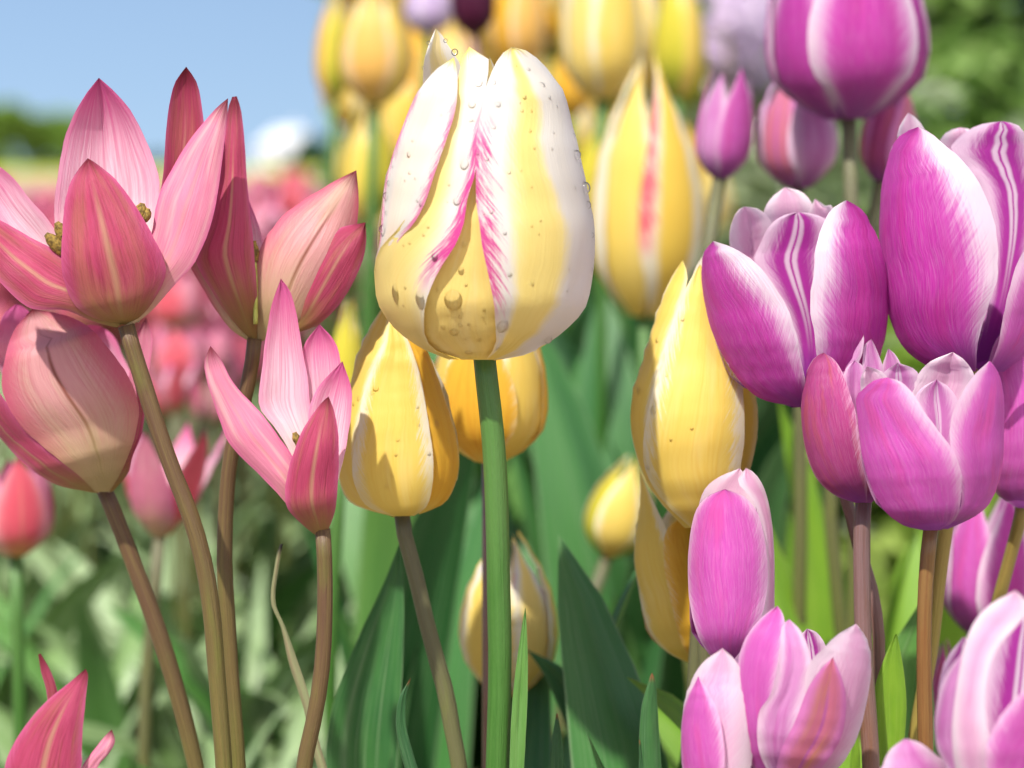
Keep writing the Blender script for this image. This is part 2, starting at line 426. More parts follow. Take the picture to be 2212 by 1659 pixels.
def tube(name, pts, radii, mat, parent, seg=14, n=None, ribs=0.0, flat=1.0):
    n = n or max(6, len(pts) * 4)
    C = spline(pts, n)
    loc = origin(parent)
    V, F, UV = [], [], []
    for i, c in enumerate(C):
        d = (C[min(i + 1, n)] - C[max(i - 1, 0)]).normalized()
        a = d.cross(Vector((0, 1, 0.02))).normalized()
        b = a.cross(d).normalized()
        r = interp(radii, i / n) * (1 + 0.05 * mnoise.noise(Vector((c.x * 40, c.z * 40, 3.1))))
        for j in range(seg + 1):
            w = 2 * math.pi * j / seg
            rr = r * (1 + ribs * math.cos(3 * w))
            V.append(c - loc + a * math.cos(w) * rr + b * math.sin(w) * rr * flat)
            UV.append((j / seg, i / n))
    m = seg + 1
    for i in range(n):
        for j in range(seg):
            F.append([i * m + j, i * m + j + 1, (i + 1) * m + j + 1, (i + 1) * m + j])
    F.append([j for j in range(seg)][::-1]); F.append([n * m + j for j in range(seg)])
    o = mesh_obj(name, V, F, mat, parent, UV)
    return o

def thing(name, label, cat, loc, group=None):
    o = bpy.data.objects.new(name, None)
    o.empty_display_size = 0.02
    COL.objects.link(o)
    o.location = loc
    o['label'] = label; o['category'] = cat
    if group: o['group'] = group
    return o
def tag(o, label=None, cat=None, group=None, kind=None):
    if label: o['label'] = label
    if cat: o['category'] = cat
    if group: o['group'] = group
    if kind: o['kind'] = kind
    return o

TOCAM = lambda p: Vector((0, 0, EYE)) - p
AWAY = lambda p: p - Vector((0, 0, EYE))

class Bloom:
    """One tulip: an Empty where it leaves the ground; petals shaped from the outlines seen, bent round the flower's own axis"""
    def __init__(s, conv, base, top, R, d, label, prof=None, group=None, foot=None, cat='tulip'):
        s.c = conv
        s.b = Vector(conv(base)); s.t = Vector(conv(top))
        s.H = (s.t - s.b).length
        s.a = (s.t - s.b) / s.H
        s.n = Vector((-s.a.y, s.a.x))
        s.R = R * 0.5; s.d = d
        s.k = KPX * d / FOC
        w = world(s.b.x, s.b.y, d)
        f = Vector(foot) if foot else Vector((w.x, w.y, 0))
        s.foot = f
        s.e = thing('tulip', label, cat, (f.x, f.y, 0.0), group)
        s.prof = prof or [0.22, 0.72, 0.95, 1.0, 0.98, 0.92, 0.83, 0.72, 0.6, 0.5]
        s.tab = [s.R * interp(s.prof, i / 80) for i in range(81)]
        s.pend = []
        s.seed = random.random() * 100
    def st(s, p):
        q = Vector((p[0], p[1])) - s.b
        return q.dot(s.n), q.dot(s.a) / s.H
    def rad(s, t):
        x = min(max(t, 0.0), 1.0) * 80
        i = min(int(x), 79)
        return s.tab[i] * (1 - (x - i)) + s.tab[i + 1] * (x - i)
    def cup(s, L, R, mat, side=1, layer=0.0, wrapL=0.0, wrapR=0.0, rip=0.0, fold=0.0, inn=None, curl=0.0, name='petal'):
        Lp = spline([s.c(p) for p in L], 30); Rp = spline([s.c(p) for p in R], 30)
        for p in Lp + Rp:
            q, t = s.st(p)
            i = int(min(max(t, 0), 1) * 80)
            if abs(q) * 1.004 > s.tab[i]:
                for jj in range(max(0, i - 3), min(81, i + 4)):
                    s.tab[jj] = max(s.tab[jj], abs(q) * (1.004 - 0.002 * abs(jj - i)))
        s.pend.append((Lp, Rp, mat, side, layer, wrapL, wrapR, rip, fold, inn, curl, name))
        return s
    def build(s, nj=20):
        sm = s.tab[:]
        for _ in range(2):
            sm = [max(s.tab[i], (sm[max(i - 1, 0)] + sm[i] + sm[min(i + 1, 80)]) / 3) for i in range(81)]
        s.tab = sm
        for (Lp, Rp, mat, side, layer, wl, wr, rip, fold, inn, curl, name) in s.pend:
            G = []
            ph = random.random() * 6
            for i in range(31):
                v = i / 30
                sl, tl = s.st(Lp[i]); sr, tr = s.st(Rp[i])
                rl, rr = s.rad(tl), s.rad(tr)
                al = math.asin(max(-0.9995, min(0.9995, sl / rl))); ar = math.asin(max(-0.9995, min(0.9995, sr / rr)))
                f = min(1.0, 4 * v * (1 - v) * 1.6)
                wide = math.sin(min(1.0, max(0.0, (abs(ar - al)) / 0.6)) * math.pi / 2)
                al -= wl * f * wide; ar += wr * f * wide
                lay = interp(layer, v)
                row = []
                for j in range(nj + 1):
                    w = j / nj; u = 2 * w - 1
                    th = al + (ar - al) * (w + 0.010 * u ** 5 * mnoise.noise(Vector((v * 16, ph * 3, u))) * min(1, 6 * (1 - v)))
                    t = tl + (tr - tl) * w
                    r = s.rad(t)
                    q = r * math.sin(th)
                    p = s.b + s.a * (t * s.H) + s.n * q
                    dz = side * r * math.cos(th) + lay
                    hw = (Rp[i] - Lp[i]).length / 2
                    dz += rip * hw * u * u * math.sin(9 * v + ph + 2.2 * u) - fold * hw * (1 - abs(u)) ** 2 * min(1, 3 * v)
                    dz += curl * hw * max(0, abs(u) - 0.7) ** 2 * 8
                    dz += 3.2 * mnoise.noise(Vector((u * 2.2, v * 4.0, ph * 7 + s.seed))) * min(1, 5 * v)
                    row.append(world(p.x, p.y, s.d - dz * s.k))
                G.append(row)
            face_in = (side < 0) if inn is None else inn
            sheet(name, G, mat, s.e, AWAY if face_in else TOCAM)
        s.pend = []
        return s
    def backs(s, mat, tmax=0.82, n=2):
        """petals that close the far side of the cup"""
        for k in range(n):
            a0 = math.pi / 2 + 0.0 + k * math.pi / n - 0.12
            a1 = math.pi / 2 + (k + 1) * math.pi / n + 0.12
            G = []
            for i in range(15):
                v = i / 14; t = v * tmax
                wd_ = (1 - max(0, (v - 0.55) / 0.45) ** 2.2)
                mid = (a0 + a1) / 2; h = (a1 - a0) / 2 * max(wd_, 0.02)
                row = []
                for j in range(9):
                    th = mid + h * (2 * j / 8 - 1)
                    r = s.rad(t) * 0.955 * min(1.0, 0.25 + 0.75 * math.sqrt(t / 0.16))
                    p = s.b + s.a * (t * s.H) + s.n * (r * math.sin(th))
                    row.append(world(p.x, p.y, s.d - r * math.cos(th) * s.k))
                G.append(row)
            sheet('petal', G, mat, s.e, AWAY)
        return s
    def free(s, L, R, mat, D=(0, 0, 0), cup=0.4, inn=False, tilt=0.0, fold=0.0, rip=0.0, nj=16, ni=30, name='petal', th=0.0005, d=None):
        Lp = spline([s.c(p) for p in L], ni); Rp = spline([s.c(p) for p in R], ni)
        dd = d or s.d
        k = KPX * dd / FOC
        G = []
        ph = random.random() * 6
        for i in range(ni + 1):
            v = i / ni
            hw = (Rp[i] - Lp[i]).length / 2
            row = []
            for j in range(nj + 1):
                u = math.sin((2 * j / nj - 1) * math.pi / 2) * 0.6 + (2 * j / nj - 1) * 0.4
                p = Lp[i].lerp(Rp[i], (u + 1) / 2 + 0.016 * u ** 5 * mnoise.noise(Vector((v * 14, ph * 3, u))))
                dz = interp(D, v) + cup * hw * (1 - u * u) + tilt * hw * u - fold * hw * (1 - abs(u)) ** 1.5
                dz += rip * hw * u * u * math.sin(8 * v + ph + 2 * u)
                dz += 4.0 * mnoise.noise(Vector((u * 2.0, v * 4.0, ph * 7 + s.seed))) * min(1, 5 * v)
                row.append(world(p.x, p.y, dd - dz * k))
            G.append(row)
        return sheet(name, G, mat, s.e, AWAY if inn else TOCAM, th)
    def stem(s, pts, r, mat, d=None, ground=True, dback=0.0, r2=None):
        dd = d or s.d
        W = []
        for i, p in enumerate(pts):
            q = s.c(p)
            W.append(world(q[0], q[1], dd + dback * i / (len(pts) - 1)))
        a, b = W[-2], W[-1]
        if ground:
            sl_ = (b - a)
            lean = (sl_.x / max(1e-6, -sl_.z)) * 0.35
            g = Vector((b.x + lean * b.z, b.y + 0.01, -0.01))
            W += [b.lerp(g, 0.33), b.lerp(g, 0.66), g]
            dx = g.x - s.e.location.x; dy = g.y - s.e.location.y
        rr = r * 0.5 * KPX * dd / FOC
        r2_ = (r2 or r) * 0.5 * KPX * dd / FOC
        tube('stem', W, [rr * 0.98, rr * 1.03, rr, r2_, r2_, r2_ * 1.05, r2_ * 1.1], mat, s.e, 18, len(W) * 4, 0.015)
        s.g = W[-1]
        return s
    def low_leaves(s, mat, n=2, h=0.22, w=0.016, yaw=0.0):
        for i in range(n):
            blade(s.e, Vector((s.g.x, s.g.y, 0)), yaw + i * 2 * math.pi / n + random.uniform(-.4, .4), h * random.uniform(.8, 1.0), w, mat, 0.45)

def blade(parent, at, yaw, length, width, mat, arch=0.5, twist=0.3, fold=0.35, ni=14, nj=6, name='leaf', wav=0.0):
    """one tulip leaf from the ground: rises, then leans out by `arch`"""
    G = []
    out = Vector((math.cos(yaw), math.sin(yaw), 0)); sid = Vector((-math.sin(yaw), math.cos(yaw), 0))
    p = Vector(at) + out * 0.004 + Vector((0, 0, -0.005))
    ph = random.random() * 6
    for i in range(ni + 1):
        v = i / ni
        lean = arch * (0.25 + 1.5 * v * v)
        dirv = out * math.sin(lean) + Vector((0, 0, 1)) * math.cos(lean)
        if i: p = p + dirv * (length / ni)
        nrm = out * math.cos(lean) - Vector((0, 0, 1)) * math.sin(lean)
        w = width * (0.55 + 1.5 * v) * (1 - v) ** 0.75 * 1.25 if v < 1 else 0.0004
        w = max(w, 0.0004)
        tw = twist * v
        ax = sid * math.cos(tw) + nrm * math.sin(tw)
        az = nrm * math.cos(tw) - sid * math.sin(tw)
        row = []
        for j in range(nj + 1):
            u = 2 * j / nj - 1
            row.append(p + ax * (u * w) + az * (-(fold * w) * (1 - abs(u)) ** 1.3 + wav * w * u * u * math.sin(7 * v + ph)))
        G.append(row)
    return sheet(name, G, mat, parent, lambda q: out, 0.0006)

# unit petals for tulips seen out of focus: height 1, widest radius 0.36
def unit_petal(kind):
    prof, half, tipr = {
        'closed': ([0.10, 0.27, 0.345, 0.36, 0.345, 0.31, 0.25, 0.17, 0.07], 0.72, 0.6),
        'cup':    ([0.10, 0.28, 0.35, 0.365, 0.36, 0.345, 0.32, 0.28, 0.24], 0.74, 0.55),
        'open':   ([0.06, 0.22, 0.34, 0.44, 0.52, 0.60, 0.68, 0.76, 0.84], 0.60, 0.9),
        'star':   ([0.05, 0.20, 0.30, 0.37, 0.43, 0.48, 0.53, 0.58, 0.62], 0.62, 1.1)}[kind]
    G = []
    for i in range(15):
        v = i / 14
        r = interp(prof, v)
        w = half * (0.55 + 0.45 * min(1, v / 0.25)) * max(0.0, 1 - max(0.0, (v - 0.42) / 0.58) ** (1.4 + 0.8 * (1 - tipr))) ** 0.9
        w = max(w, 0.012)
        if kind in ('open', 'star'): w *= 0.42 / max(r, 0.2) * 0.95
        row = []
        for j in range(9):
            th = w * (2 * j / 8 - 1)
            z = v * (1.0 if kind not in ('open', 'star') else 0.98) - 0.03 * (abs(2 * j / 8 - 1) ** 2) * v
            row.append(Vector((r * math.cos(th), r * math.sin(th), z)))
        G.append(row)
    return G
UP = {}
def petal_mesh(kind, mat):
    key = (kind, mat)
    if key not in UP:
        e = bpy.data.objects.new('tmp', None)
        G = unit_petal(kind)
        o = sheet('petal', G, mat, None, lambda p: Vector((p.x, p.y, 0)), 0.008, Vector((0, 0, 0)))
        UP[key] = o.data
        bpy.data.objects.remove(o)
        bpy.data.objects.remove(e)
    return UP[key]
LEAVES = {}
def leaf_mesh(kind, mat):
    key = (kind, mat)
    if key not in LEAVES:
        arch, width, tw = {'up': (0.22, 0.075, 0.5), 'lean': (0.55, 0.07, 0.8), 'arch': (0.95, 0.055, 0.6), 'thin': (0.7, 0.035, 0.9)}[kind]
        o = blade(None, Vector((0, 0, 0)), 0.0, 1.0, width, mat, arch, tw, 0.4, 14, 6, 'leaf', 0.12)
        LEAVES[key] = o.data
        bpy.data.objects.remove(o)
    return LEAVES[key]
def put(name, me, parent, loc, rot, scl):
    o = bpy.data.objects.new(name, me)
    COL.objects.link(o)
    o.parent = parent
    o.matrix_local = Matrix.Translation(loc) @ rot.to_4x4() @ Matrix.Diagonal(Vector(scl)).to_4x4()
    return o
STEMS = {}
def gen_tulip(base, axis, H, Rr, kind, mats, stemmat, label, group, leaves=(), leafmat='leaf_dark', yaw=0.0, rs=0.0028, petals=6, lean=0.0, cat='tulip'):
    """an out-of-focus tulip: base of the flower (world), axis direction, height and radius of the flower in metres"""
    foot = Vector((base.x + lean, base.y + 0.02, 0))
    e = thing('tulip', label, cat, foot, group)
    q = Vector((0, 0, 1)).rotation_difference(axis.normalized()).to_matrix()
    s = Rr / 0.36
    for i in range(petals):
        m = mats[i % len(mats)]
        inner_ = i % 2
        r3 = q @ Matrix.Rotation(yaw + i * 2 * math.pi / petals, 3, 'Z')
        sc = 0.94 if inner_ else 1.0
        hh = H * (1.0 if not inner_ else 0.97) * random.uniform(0.95, 1.03)
        put('petal', petal_mesh(kind, m), e, base - foot, r3, (s * sc, s * sc, hh))
    key = (round(lean, 2), stemmat)
    if kind in ('open', 'star'):
        put('pistil', PIST, e, base - foot, q, (H * 0.4, H * 0.4, H * 0.4))
    W = [base - axis.normalized() * -0.002, base - axis.normalized() * min(base.z * 0.3, 0.045 / (0.2 + abs(axis.normalized().x))), Vector((foot.x + (base.x - foot.x) * 0.2, foot.y, base.z * 0.35)), foot - Vector((0, 0, 0.01))]
    tube('stem', W, [rs, rs, rs * 1.1], stemmat, e, 8, 10)
    for (lk, ly, lh) in leaves:
        put('leaf', leaf_mesh(lk, leafmat), e, Vector((0, 0, 0)), Matrix.Rotation(ly, 3, 'Z'), (lh, lh, lh))
    return e
_p = tube('pistil', [Vector((0, 0, 0)), Vector((0, 0, 0.5)), Vector((0, 0, 1.0))], [0.12, 0.14, 0.16], 'pistil', None, 8, 6)
PIST = _p.data
bpy.data.objects.remove(_p)

def px_tulip(conv, base, top, width, d, kind, mats, stemmat, label, group=None, **kw):
    b = conv(base); t = conv(top)
    B = world(b[0], b[1], d); T = world(t[0], t[1], d)
    ax = T - B
    Rr = width * 0.25 * KPX * d / FOC
    if kind == 'open': Rr *= 0.55
    if kind == 'star': Rr *= 0.65
    return gen_tulip(B, ax, ax.length, Rr, kind, mats, stemmat, label, group, **kw)

random.seed(11)
# ------------------------------------------------------------------ the setting
def ground():
    m, t = newmat('garden_soil')
    p = geopos(t)
    n1 = noise(t, p, 9.0, 5.0, 0.65); n2 = noise(t, p, 60.0, 4.0, 0.7); n3 = noise(t, p, 1.2, 3.0, 0.5)
    c = mixc(t, n1.step(0.35, 0.7), (0.44, 0.36, 0.28), (0.24, 0.18, 0.13))
    c = mixc(t, n2.step(0.5, 0.72) * 0.8, c, (0.55, 0.48, 0.40))
    c = mixc(t, n3.step(0.5, 0.66) * 0.45, c, (0.07, 0.11, 0.03))
    finish(t, c, 0.9, 0.1, 0.0, None, n1 + n2 * 0.5, 0.8, 0.02)
    xs = [-1200, -200, -40, -8] + [-4 + 0.4 * i for i in range(21)] + [8, 40, 200, 1200]
    ys = [-40, -4, -1] + [0.3 * i for i in range(31)] + [12, 20, 40, 100, 400, 1600]
    V, F = [], []
    for y in ys:
        for x in xs:
            z = 0.0
            if abs(x) <= 4 and 0 <= y <= 9: z = 0.012 * mnoise.noise(Vector((x * 2.3, y * 2.3, 0)))
            V.append((x, y, z))
    n = len(xs)
    for i in range(len(ys) - 1):
        for j in range(n - 1): F.append([i * n + j, i * n + j + 1, (i + 1) * n + j + 1, (i + 1) * n + j])
    tag(mesh_obj('ground', V, F, m), kind='structure')
ground()

def strip(name, y0, y1, x0, x1, z0, z1, c1, c2, sc):
    """a low swelling of the land, its top gently uneven"""
    m = plain_mat(name + '_surface', c1, c2, sc, 0.9, pos=True, spec=0.1)
    V, F = [], []
    nx, ny = 60, 10
    for i in range(ny + 1):
        for j in range(nx + 1):
            f = i / ny
            z = z0 + (z1 - z0) * math.sin(min(1, f * 1.6) * math.pi / 2) * (1 if f < 0.8 else (1 - f) / 0.2)
            x = x0 + (x1 - x0) * j / nx
            V.append((x, y0 + (y1 - y0) * f, z + 0.05 * (z1 - z0) * mnoise.noise(Vector((x * 0.07, f * 3, 1)))))
    for i in range(ny):
        for j in range(nx):
            a = i * (nx + 1) + j
            F.append([a, a + 1, a + nx + 2, a + nx + 1])
    return tag(mesh_obj(name, V, F, m), kind='structure')
strip('meadow', 45, 95, -60, 40, -0.02, 0.58, (0.52, 0.52, 0.05), (0.30, 0.42, 0.05), 0.6)

def far_tree(px, top, d, w, label, c1, c2, trunk=True, dark=False, n=4500):
    """a tree far behind the field; px, top: where its crown stands against the sky"""
    k = KPX * d / FOC
    X = (px - 1106) * k; h = EYE - (top - HOR) * k
    e = thing('tree', label, 'tree', (X, d, 0), 'trees beyond the tulip field')
    R = w * k / 2
    pts = [Vector((X, d, -0.2)), Vector((X + 0.03 * h, d, h * 0.4)), Vector((X - 0.02 * h, d, h * 0.8))]
    tk = M.setdefault('bark', plain_mat('bark', (0.10, 0.075, 0.05), (0.06, 0.045, 0.03), 3.0, 0.9))
    tr = tube('trunk', pts, [h * 0.035, h * 0.025, h * 0.008], tk, e, 8, 8)
    for q in range(5):
        a = q * 1.3; z = h * (0.3 + 0.1 * q)
        tube('limb', [Vector((X, d, z)), Vector((X + math.cos(a) * R * 0.4, d + math.sin(a) * R * 0.4, z + h * 0.12)), Vector((X + math.cos(a) * R * 0.7, d + math.sin(a) * R * 0.7, z + h * 0.2))],
             [h * 0.012, h * 0.008, h * 0.003], tk, tr, 6, 5)
    fm = plain_mat(label[:14].replace(' ', '_') + '_foliage', c1, c2, 0.8, 0.6, 0.3, pos=True)
    V, F = [], []
    lob = [(Vector((random.uniform(-.55, .55) * R, random.uniform(-.5, .5) * R, h * random.uniform(0.06, 0.80))), R * random.uniform(0.38, 0.62)) for _ in range(16)]
    lob.append((Vector((0, 0, h * 0.72)), R * 0.6))
    for _ in range(n):
        c, r = random.choice(lob)
        v = Vector((random.gauss(0, 1), random.gauss(0, 1), random.gauss(0, 1))).normalized() * r * random.uniform(0.55, 1.05)
        p = c + Vector((v.x, v.y, v.z * 0.62 * h / (2.2 * R)))
        if p.z > h: p.z = h - random.random() * 0.1 * h
        if p.z < 0.1: p.z = 0.1
        q = Matrix.Rotation(random.random() * 6.28, 3, 'Z') @ Matrix.Rotation(random.random() * 3.14, 3, 'X')
        s = h * 0.06 * random.uniform(0.6, 1.3)
        b = len(V)
        for (x, y) in ((-1, 0), (0, -0.55), (1, 0), (0, 0.55)): V.append(p + q @ Vector((x * s, y * s, 0)))
        F.append([b, b + 1, b + 2, b + 3])
    tag(mesh_obj('crown', V, F, fm, e, smooth=False))
LG = ((0.26, 0.40, 0.06), (0.15, 0.28, 0.04)); DG = ((0.06, 0.15, 0.04), (0.03, 0.09, 0.025))
far_tree(-10, 205, 150, 160, 'tall rounded green tree at the outer end of the tree line', *LG)
far_tree(112, 226, 155, 210, 'broad bright green tree beyond the tulip field', *LG)
far_tree(232, 305, 165, 130, 'low green tree half hidden by the pink tulip petals', *LG)
far_tree(338, 322, 165, 60, 'small dark tree between the pink petals', *DG)
far_tree(446, 300, 175, 130, 'low rounded tree beside the white house', *DG)
far_tree(672, 282, 140, 120, 'dark green tree in front of the white house end', *DG)
far_tree(780, 270, 150, 150, 'dark broad tree behind the yellow tulips', *DG)

def house():
    d = 190.0; k = KPX * d / FOC
    X = (602 - 1106) * k
    e = thing('house', 'white house with a pale roof beyond the tulip field', 'house', (X, d, 0))
    w, h, dp = 100 * k / 2, EYE + (HOR - 318) * k, 5.0
    wall = plain_mat('white_render', (0.80, 0.80, 0.79), (0.72, 0.73, 0.73), 1.5, 0.8)
    roof = plain_mat('pale_roof', (0.66, 0.68, 0.70), (0.58, 0.60, 0.63), 2.0, 0.7)
    dark = plain_mat('window_glass_dark', (0.05, 0.06, 0.07), (0.03, 0.035, 0.04), 2.0, 0.2)
    def bx(name, x0, x1, y0, y1, z0, z1, m, par=e):
        V = [(x, y, z) for z in (z0, z1) for y in (y0, y1) for x in (x0, x1)]
        F = [[0, 2, 3, 1], [4, 5, 7, 6], [0, 1, 5, 4], [2, 6, 7, 3], [0, 4, 6, 2], [1, 3, 7, 5]]
        return mesh_obj(name, V, F, m, par, smooth=False)
    bx('wall', -w, w, 0, dp, 0, h, wall)
    rt = EYE + (HOR - 278) * k
    V = [(-w * 1.08, -0.3, h - 0.05), (w * 1.08, -0.3, h - 0.05), (w * 1.08, dp + 0.3, h - 0.05), (-w * 1.08, dp + 0.3, h - 0.05), (-w * 0.25, dp / 2, rt), (w * 1.0, dp / 2, rt)]
    r = mesh_obj('roof', V, [[0, 1, 5, 4], [1, 2, 5], [2, 3, 4, 5], [3, 0, 4], [3, 2, 1, 0]], roof, e, smooth=False)
    bx('chimney', w * 0.5, w * 0.62, dp / 2 - 0.2, dp / 2 + 0.2, rt - 0.4, rt + 0.5, wall, r)
    for x in (-0.6, -0.15, 0.6):
        o = bx('window', w * x - 0.35, w * x + 0.35, -0.04, 0.1, h * 0.45, h * 0.75, wall)
        bx('pane', w * x - 0.28, w * x + 0.28, -0.06, 0.08, h * 0.48, h * 0.72, dark, o)
    bx('door', w * 0.22 - 0.45, w * 0.22 + 0.45, -0.05, 0.1, 0, h * 0.6, dark)
house()
# ------------------------------------------------------------------ pink tulips (sharp)
A = Bloom(Lx, (545, 1415), (500, 340), 300, FOC, 'wide open pink tulip with a dark rose petal facing forward and anthers showing')
A.free([(520, 1400), (400, 1372), (310, 1300), (270, 1180), (268, 1060), (280, 900), (305, 790), (345, 725), (380, 683)],
       [(545, 1402), (605, 1370), (680, 1275), (716, 1180), (690, 1080), (640, 980), (575, 870), (500, 775), (430, 715), (380, 683)],
       'rose', D=(0, 45, 62, 55, 40), cup=0.45, fold=0.16, rip=0.03)
A.free([(520, 1380), (340, 1200), (250, 1050), (236, 930), (243, 820), (270, 650), (310, 520), (370, 410), (428, 336)],
       [(560, 1380), (660, 1120), (690, 900), (685, 760), (640, 620), (580, 500), (500, 400), (428, 336)],
       'pink', D=(0, -40, -75, -85, -80), cup=-0.40, inn=True, fold=0.30)
A.free([(560, 1390), (640, 1100), (690, 850), (705, 760), (715, 600), (730, 470), (755, 360), (805, 288)],
       [(600, 1390), (780, 1050), (850, 800), (882, 600), (880, 520), (868, 430), (848, 350), (805, 288)],
       'rose', D=(0, -40, -62, -60, -48), cup=-0.45, inn=False, fold=0.1)
A.free([(545, 1395), (610, 1180), (658, 990), (690, 835), (732, 750), (800, 632), (880, 530), (940, 462), (986, 424)],
       [(550, 1418), (640, 1356), (760, 1225), (838, 1140), (905, 990), (942, 830), (962, 680), (980, 530), (986, 424)],
       'pink', D=(0, 10, 0, -12, -22), cup=0.42, tilt=0.25, rip=0.02)
A.free([(530, 1395), (400, 1205), (268, 1100), (120, 1018), (0, 950), (-150, 880)],
       [(505, 1415), (400, 1388), (290, 1343), (130, 1330), (50, 1268), (-20, 1190), (-100, 1050), (-150, 880)],
       'rose', D=(0, 22, 10, -5, -15), cup=0.4, tilt=0.2)
A.free([(480, 1300), (300, 1080), (205, 944), (130, 860), (60, 770), (0, 720), (-110, 655)],
       [(500, 1340), (330, 1250), (200, 1180), (90, 1080), (0, 960), (-90, 800), (-110, 655)],
       'pink', D=(0, -35, -55, -60, -60), cup=-0.4, inn=True, tilt=-0.1)
def lw(p, d): return world(*Lx(p), d)
for a, b, c in (((400, 1180), (300, 1060), (245, 960)), ((400, 1200), (290, 1100), (200, 1010)), ((520, 1150), (590, 960), (618, 878)), ((540, 1150), (610, 960), (640, 900)), ((500, 1150), (520, 1000), (500, 900))):
    f = tube('stamen', [lw((520, 1340), FOC + .002), lw(a, FOC), lw(b, FOC)], [0.0007, 0.0006], 'pistil', A.e, 8)
    g = Vector(Lx(b)).lerp(Vector(Lx(c)), 0.12)
    tube('anther', [lw(b, FOC - .001), lw(((b[0] + c[0]) / 2 + 4, (b[1] + c[1]) / 2), FOC - .001), lw(c, FOC - .001)], [0.0011, 0.0017, 0.0019, 0.0016, 0.0007], 'anther', f, 10, 12, 0.2)
tube('pistil', [lw((530, 1390), FOC + .003), lw((530, 1250), FOC + .003), lw((525, 1150), FOC + .003)], [0.0025, 0.0028, 0.0022], 'pistil', A.e, 10)
A.stem([(545, 1405), (560, 1460), (590, 1560), (628, 1680), (682, 1850), (742, 2020), (798, 2160), (846, 2300), (884, 2450), (915, 2650), (932, 2860), (950, 3080), (968, 3318)], 37, 'stem_pink')
A.low_leaves('leaf_grey', 2, 0.24, 0.011, 0.5)

B = Bloom(Lx, (1100, 1475), (1040, 430), 300, FOC + 0.025, 'half open pink tulip with a narrow upright rose petal ending in a twin dark tip')
B.free([(1085, 1472), (1010, 1392), (930, 1280), (872, 1185), (846, 1110), (900, 980), (935, 840), (955, 680), (975, 530), (990, 455), (1004, 418)],
       [(1112, 1472), (1114, 1350), (1106, 1200), (1096, 1050), (1082, 930), (1070, 800), (1060, 650), (1050, 530), (1040, 465), (1024, 416)],
       'rose', D=(0, 50, 55, 40, 22), cup=0.5, fold=-0.12)
B.free([(1080, 1478), (1000, 1424), (930, 1335), (870, 1235), (818, 1140), (800, 1040)], [(1095, 1478), (1040, 1400), (1000, 1300), (950, 1180), (900, 1080), (800, 1040)],
       'blush', D=(0, 10, 10, 0), cup=0.4)
B.free([(1112, 1470), (1106, 1300), (1108, 1140), (1130, 1060), (1180, 980), (1260, 900), (1350, 840), (1450, 780), (1540, 735)],
       [(1130, 1474), (1220, 1446), (1300, 1420), (1390, 1330), (1470, 1200), (1530, 1030), (1550, 870), (1540, 735)],
       'blush', D=(0, 30, 30, 15, 0), cup=0.45, rip=0.03)
B.free([(1240, 1438), (1272, 1340), (1290, 1240), (1330, 1140), (1390, 1045), (1470, 985), (1580, 960)], [(1260, 1445), (1380, 1400), (1470, 1310), (1540, 1190), (1580, 1070), (1580, 960)],
       'rose', D=(28, 45, 45, 35), cup=0.4)
B.free([(1090, 1400), (1050, 1200), (1050, 1000), (1066, 840)], [(1120, 1400), (1150, 1200), (1140, 1060), (1110, 950), (1066, 840)], 'pink', D=(0, -40, -60, -60), cup=-0.3, inn=True)
B.free([(1100, 1440), (1150, 1250), (1180, 1100), (1240, 960), (1300, 880)], [(1130, 1440), (1300, 1280), (1400, 1100), (1400, 960), (1300, 880)], 'pink', D=(0, -40, -60, -60), cup=-0.3, inn=True)
f = tube('stamen', [lw((1105, 1400), FOC + .02), lw((1105, 1250), FOC + .02), lw((1100, 1130), FOC + .02)], [0.0007, 0.0007], 'pistil', B.e, 8)
tube('anther', [lw((1100, 1130), FOC + .02), lw((1098, 1090), FOC + .02), lw((1096, 1040), FOC + .02)], [0.0012, 0.0016, 0.0008], 'anther', f, 8)
B.stem([(1100, 1462), (1092, 1540), (1075, 1640), (1040, 1790), (1000, 1950), (980, 2130), (972, 2300), (970, 2450), (982, 2650), (998, 2900), (1015, 3110), (1030, 3318)], 33, 'stem_pink')
B.low_leaves('leaf_grey', 2, 0.24, 0.011, 2.0)

Cc = Bloom(Lx, (445, 2128), (235, 1335), 345, FOC + 0.05, 'closed pale pink tulip with a dark midrib line, below the wide open one')
Cc.cup([(412, 2125), (350, 2062), (250, 1980), (100, 1850), (30, 1740), (8, 1650), (20, 1560), (60, 1430), (140, 1333)],
       [(470, 2125), (512, 2062), (562, 1950), (592, 1850), (600, 1740), (562, 1640), (482, 1520), (385, 1412), (290, 1364), (140, 1333)], 'blush', 1, 8)
Cc.cup([(400, 2128), (280, 2092), (130, 1992), (0, 1872), (-70, 1760), (-100, 1650), (-110, 1560)],
       [(430, 2130), (370, 2072), (262, 1986), (110, 1852), (10, 1710), (-60, 1610), (-110, 1560)], 'rose', 1, 2, 0.2, 0)
Cc.cup([(470, 2128), (510, 2050), (560, 1930), (588, 1800), (590, 1680), (560, 1560)], [(490, 2122), (535, 2062), (565, 1970), (602, 1870), (612, 1740), (560, 1560)], 'rose', 1, -3, 0, 0.2)
Cc.cup([(400, 2050), (150, 1800), (10, 1620), (-14, 1470), (22, 1350), (74, 1312)], [(440, 2050), (300, 1700), (190, 1500), (150, 1380), (110, 1330), (74, 1312)], 'pink', -1, 0, fold=0.1)
Cc.cup([(440, 2060), (350, 1700), (320, 1500), (345, 1430), (378, 1403)], [(470, 2060), (560, 1760), (572, 1640), (532, 1540), (490, 1450), (430, 1408), (378, 1403)], 'pink', -1, 0)
Cc.free([(480, 2050), (545, 1700), (592, 1450), (632, 1372)], [(505, 2060), (612, 1750), (650, 1560), (656, 1450), (632, 1372)], 'pink', D=(-20, -60, -70, -70), cup=-0.3)
Cc.build()
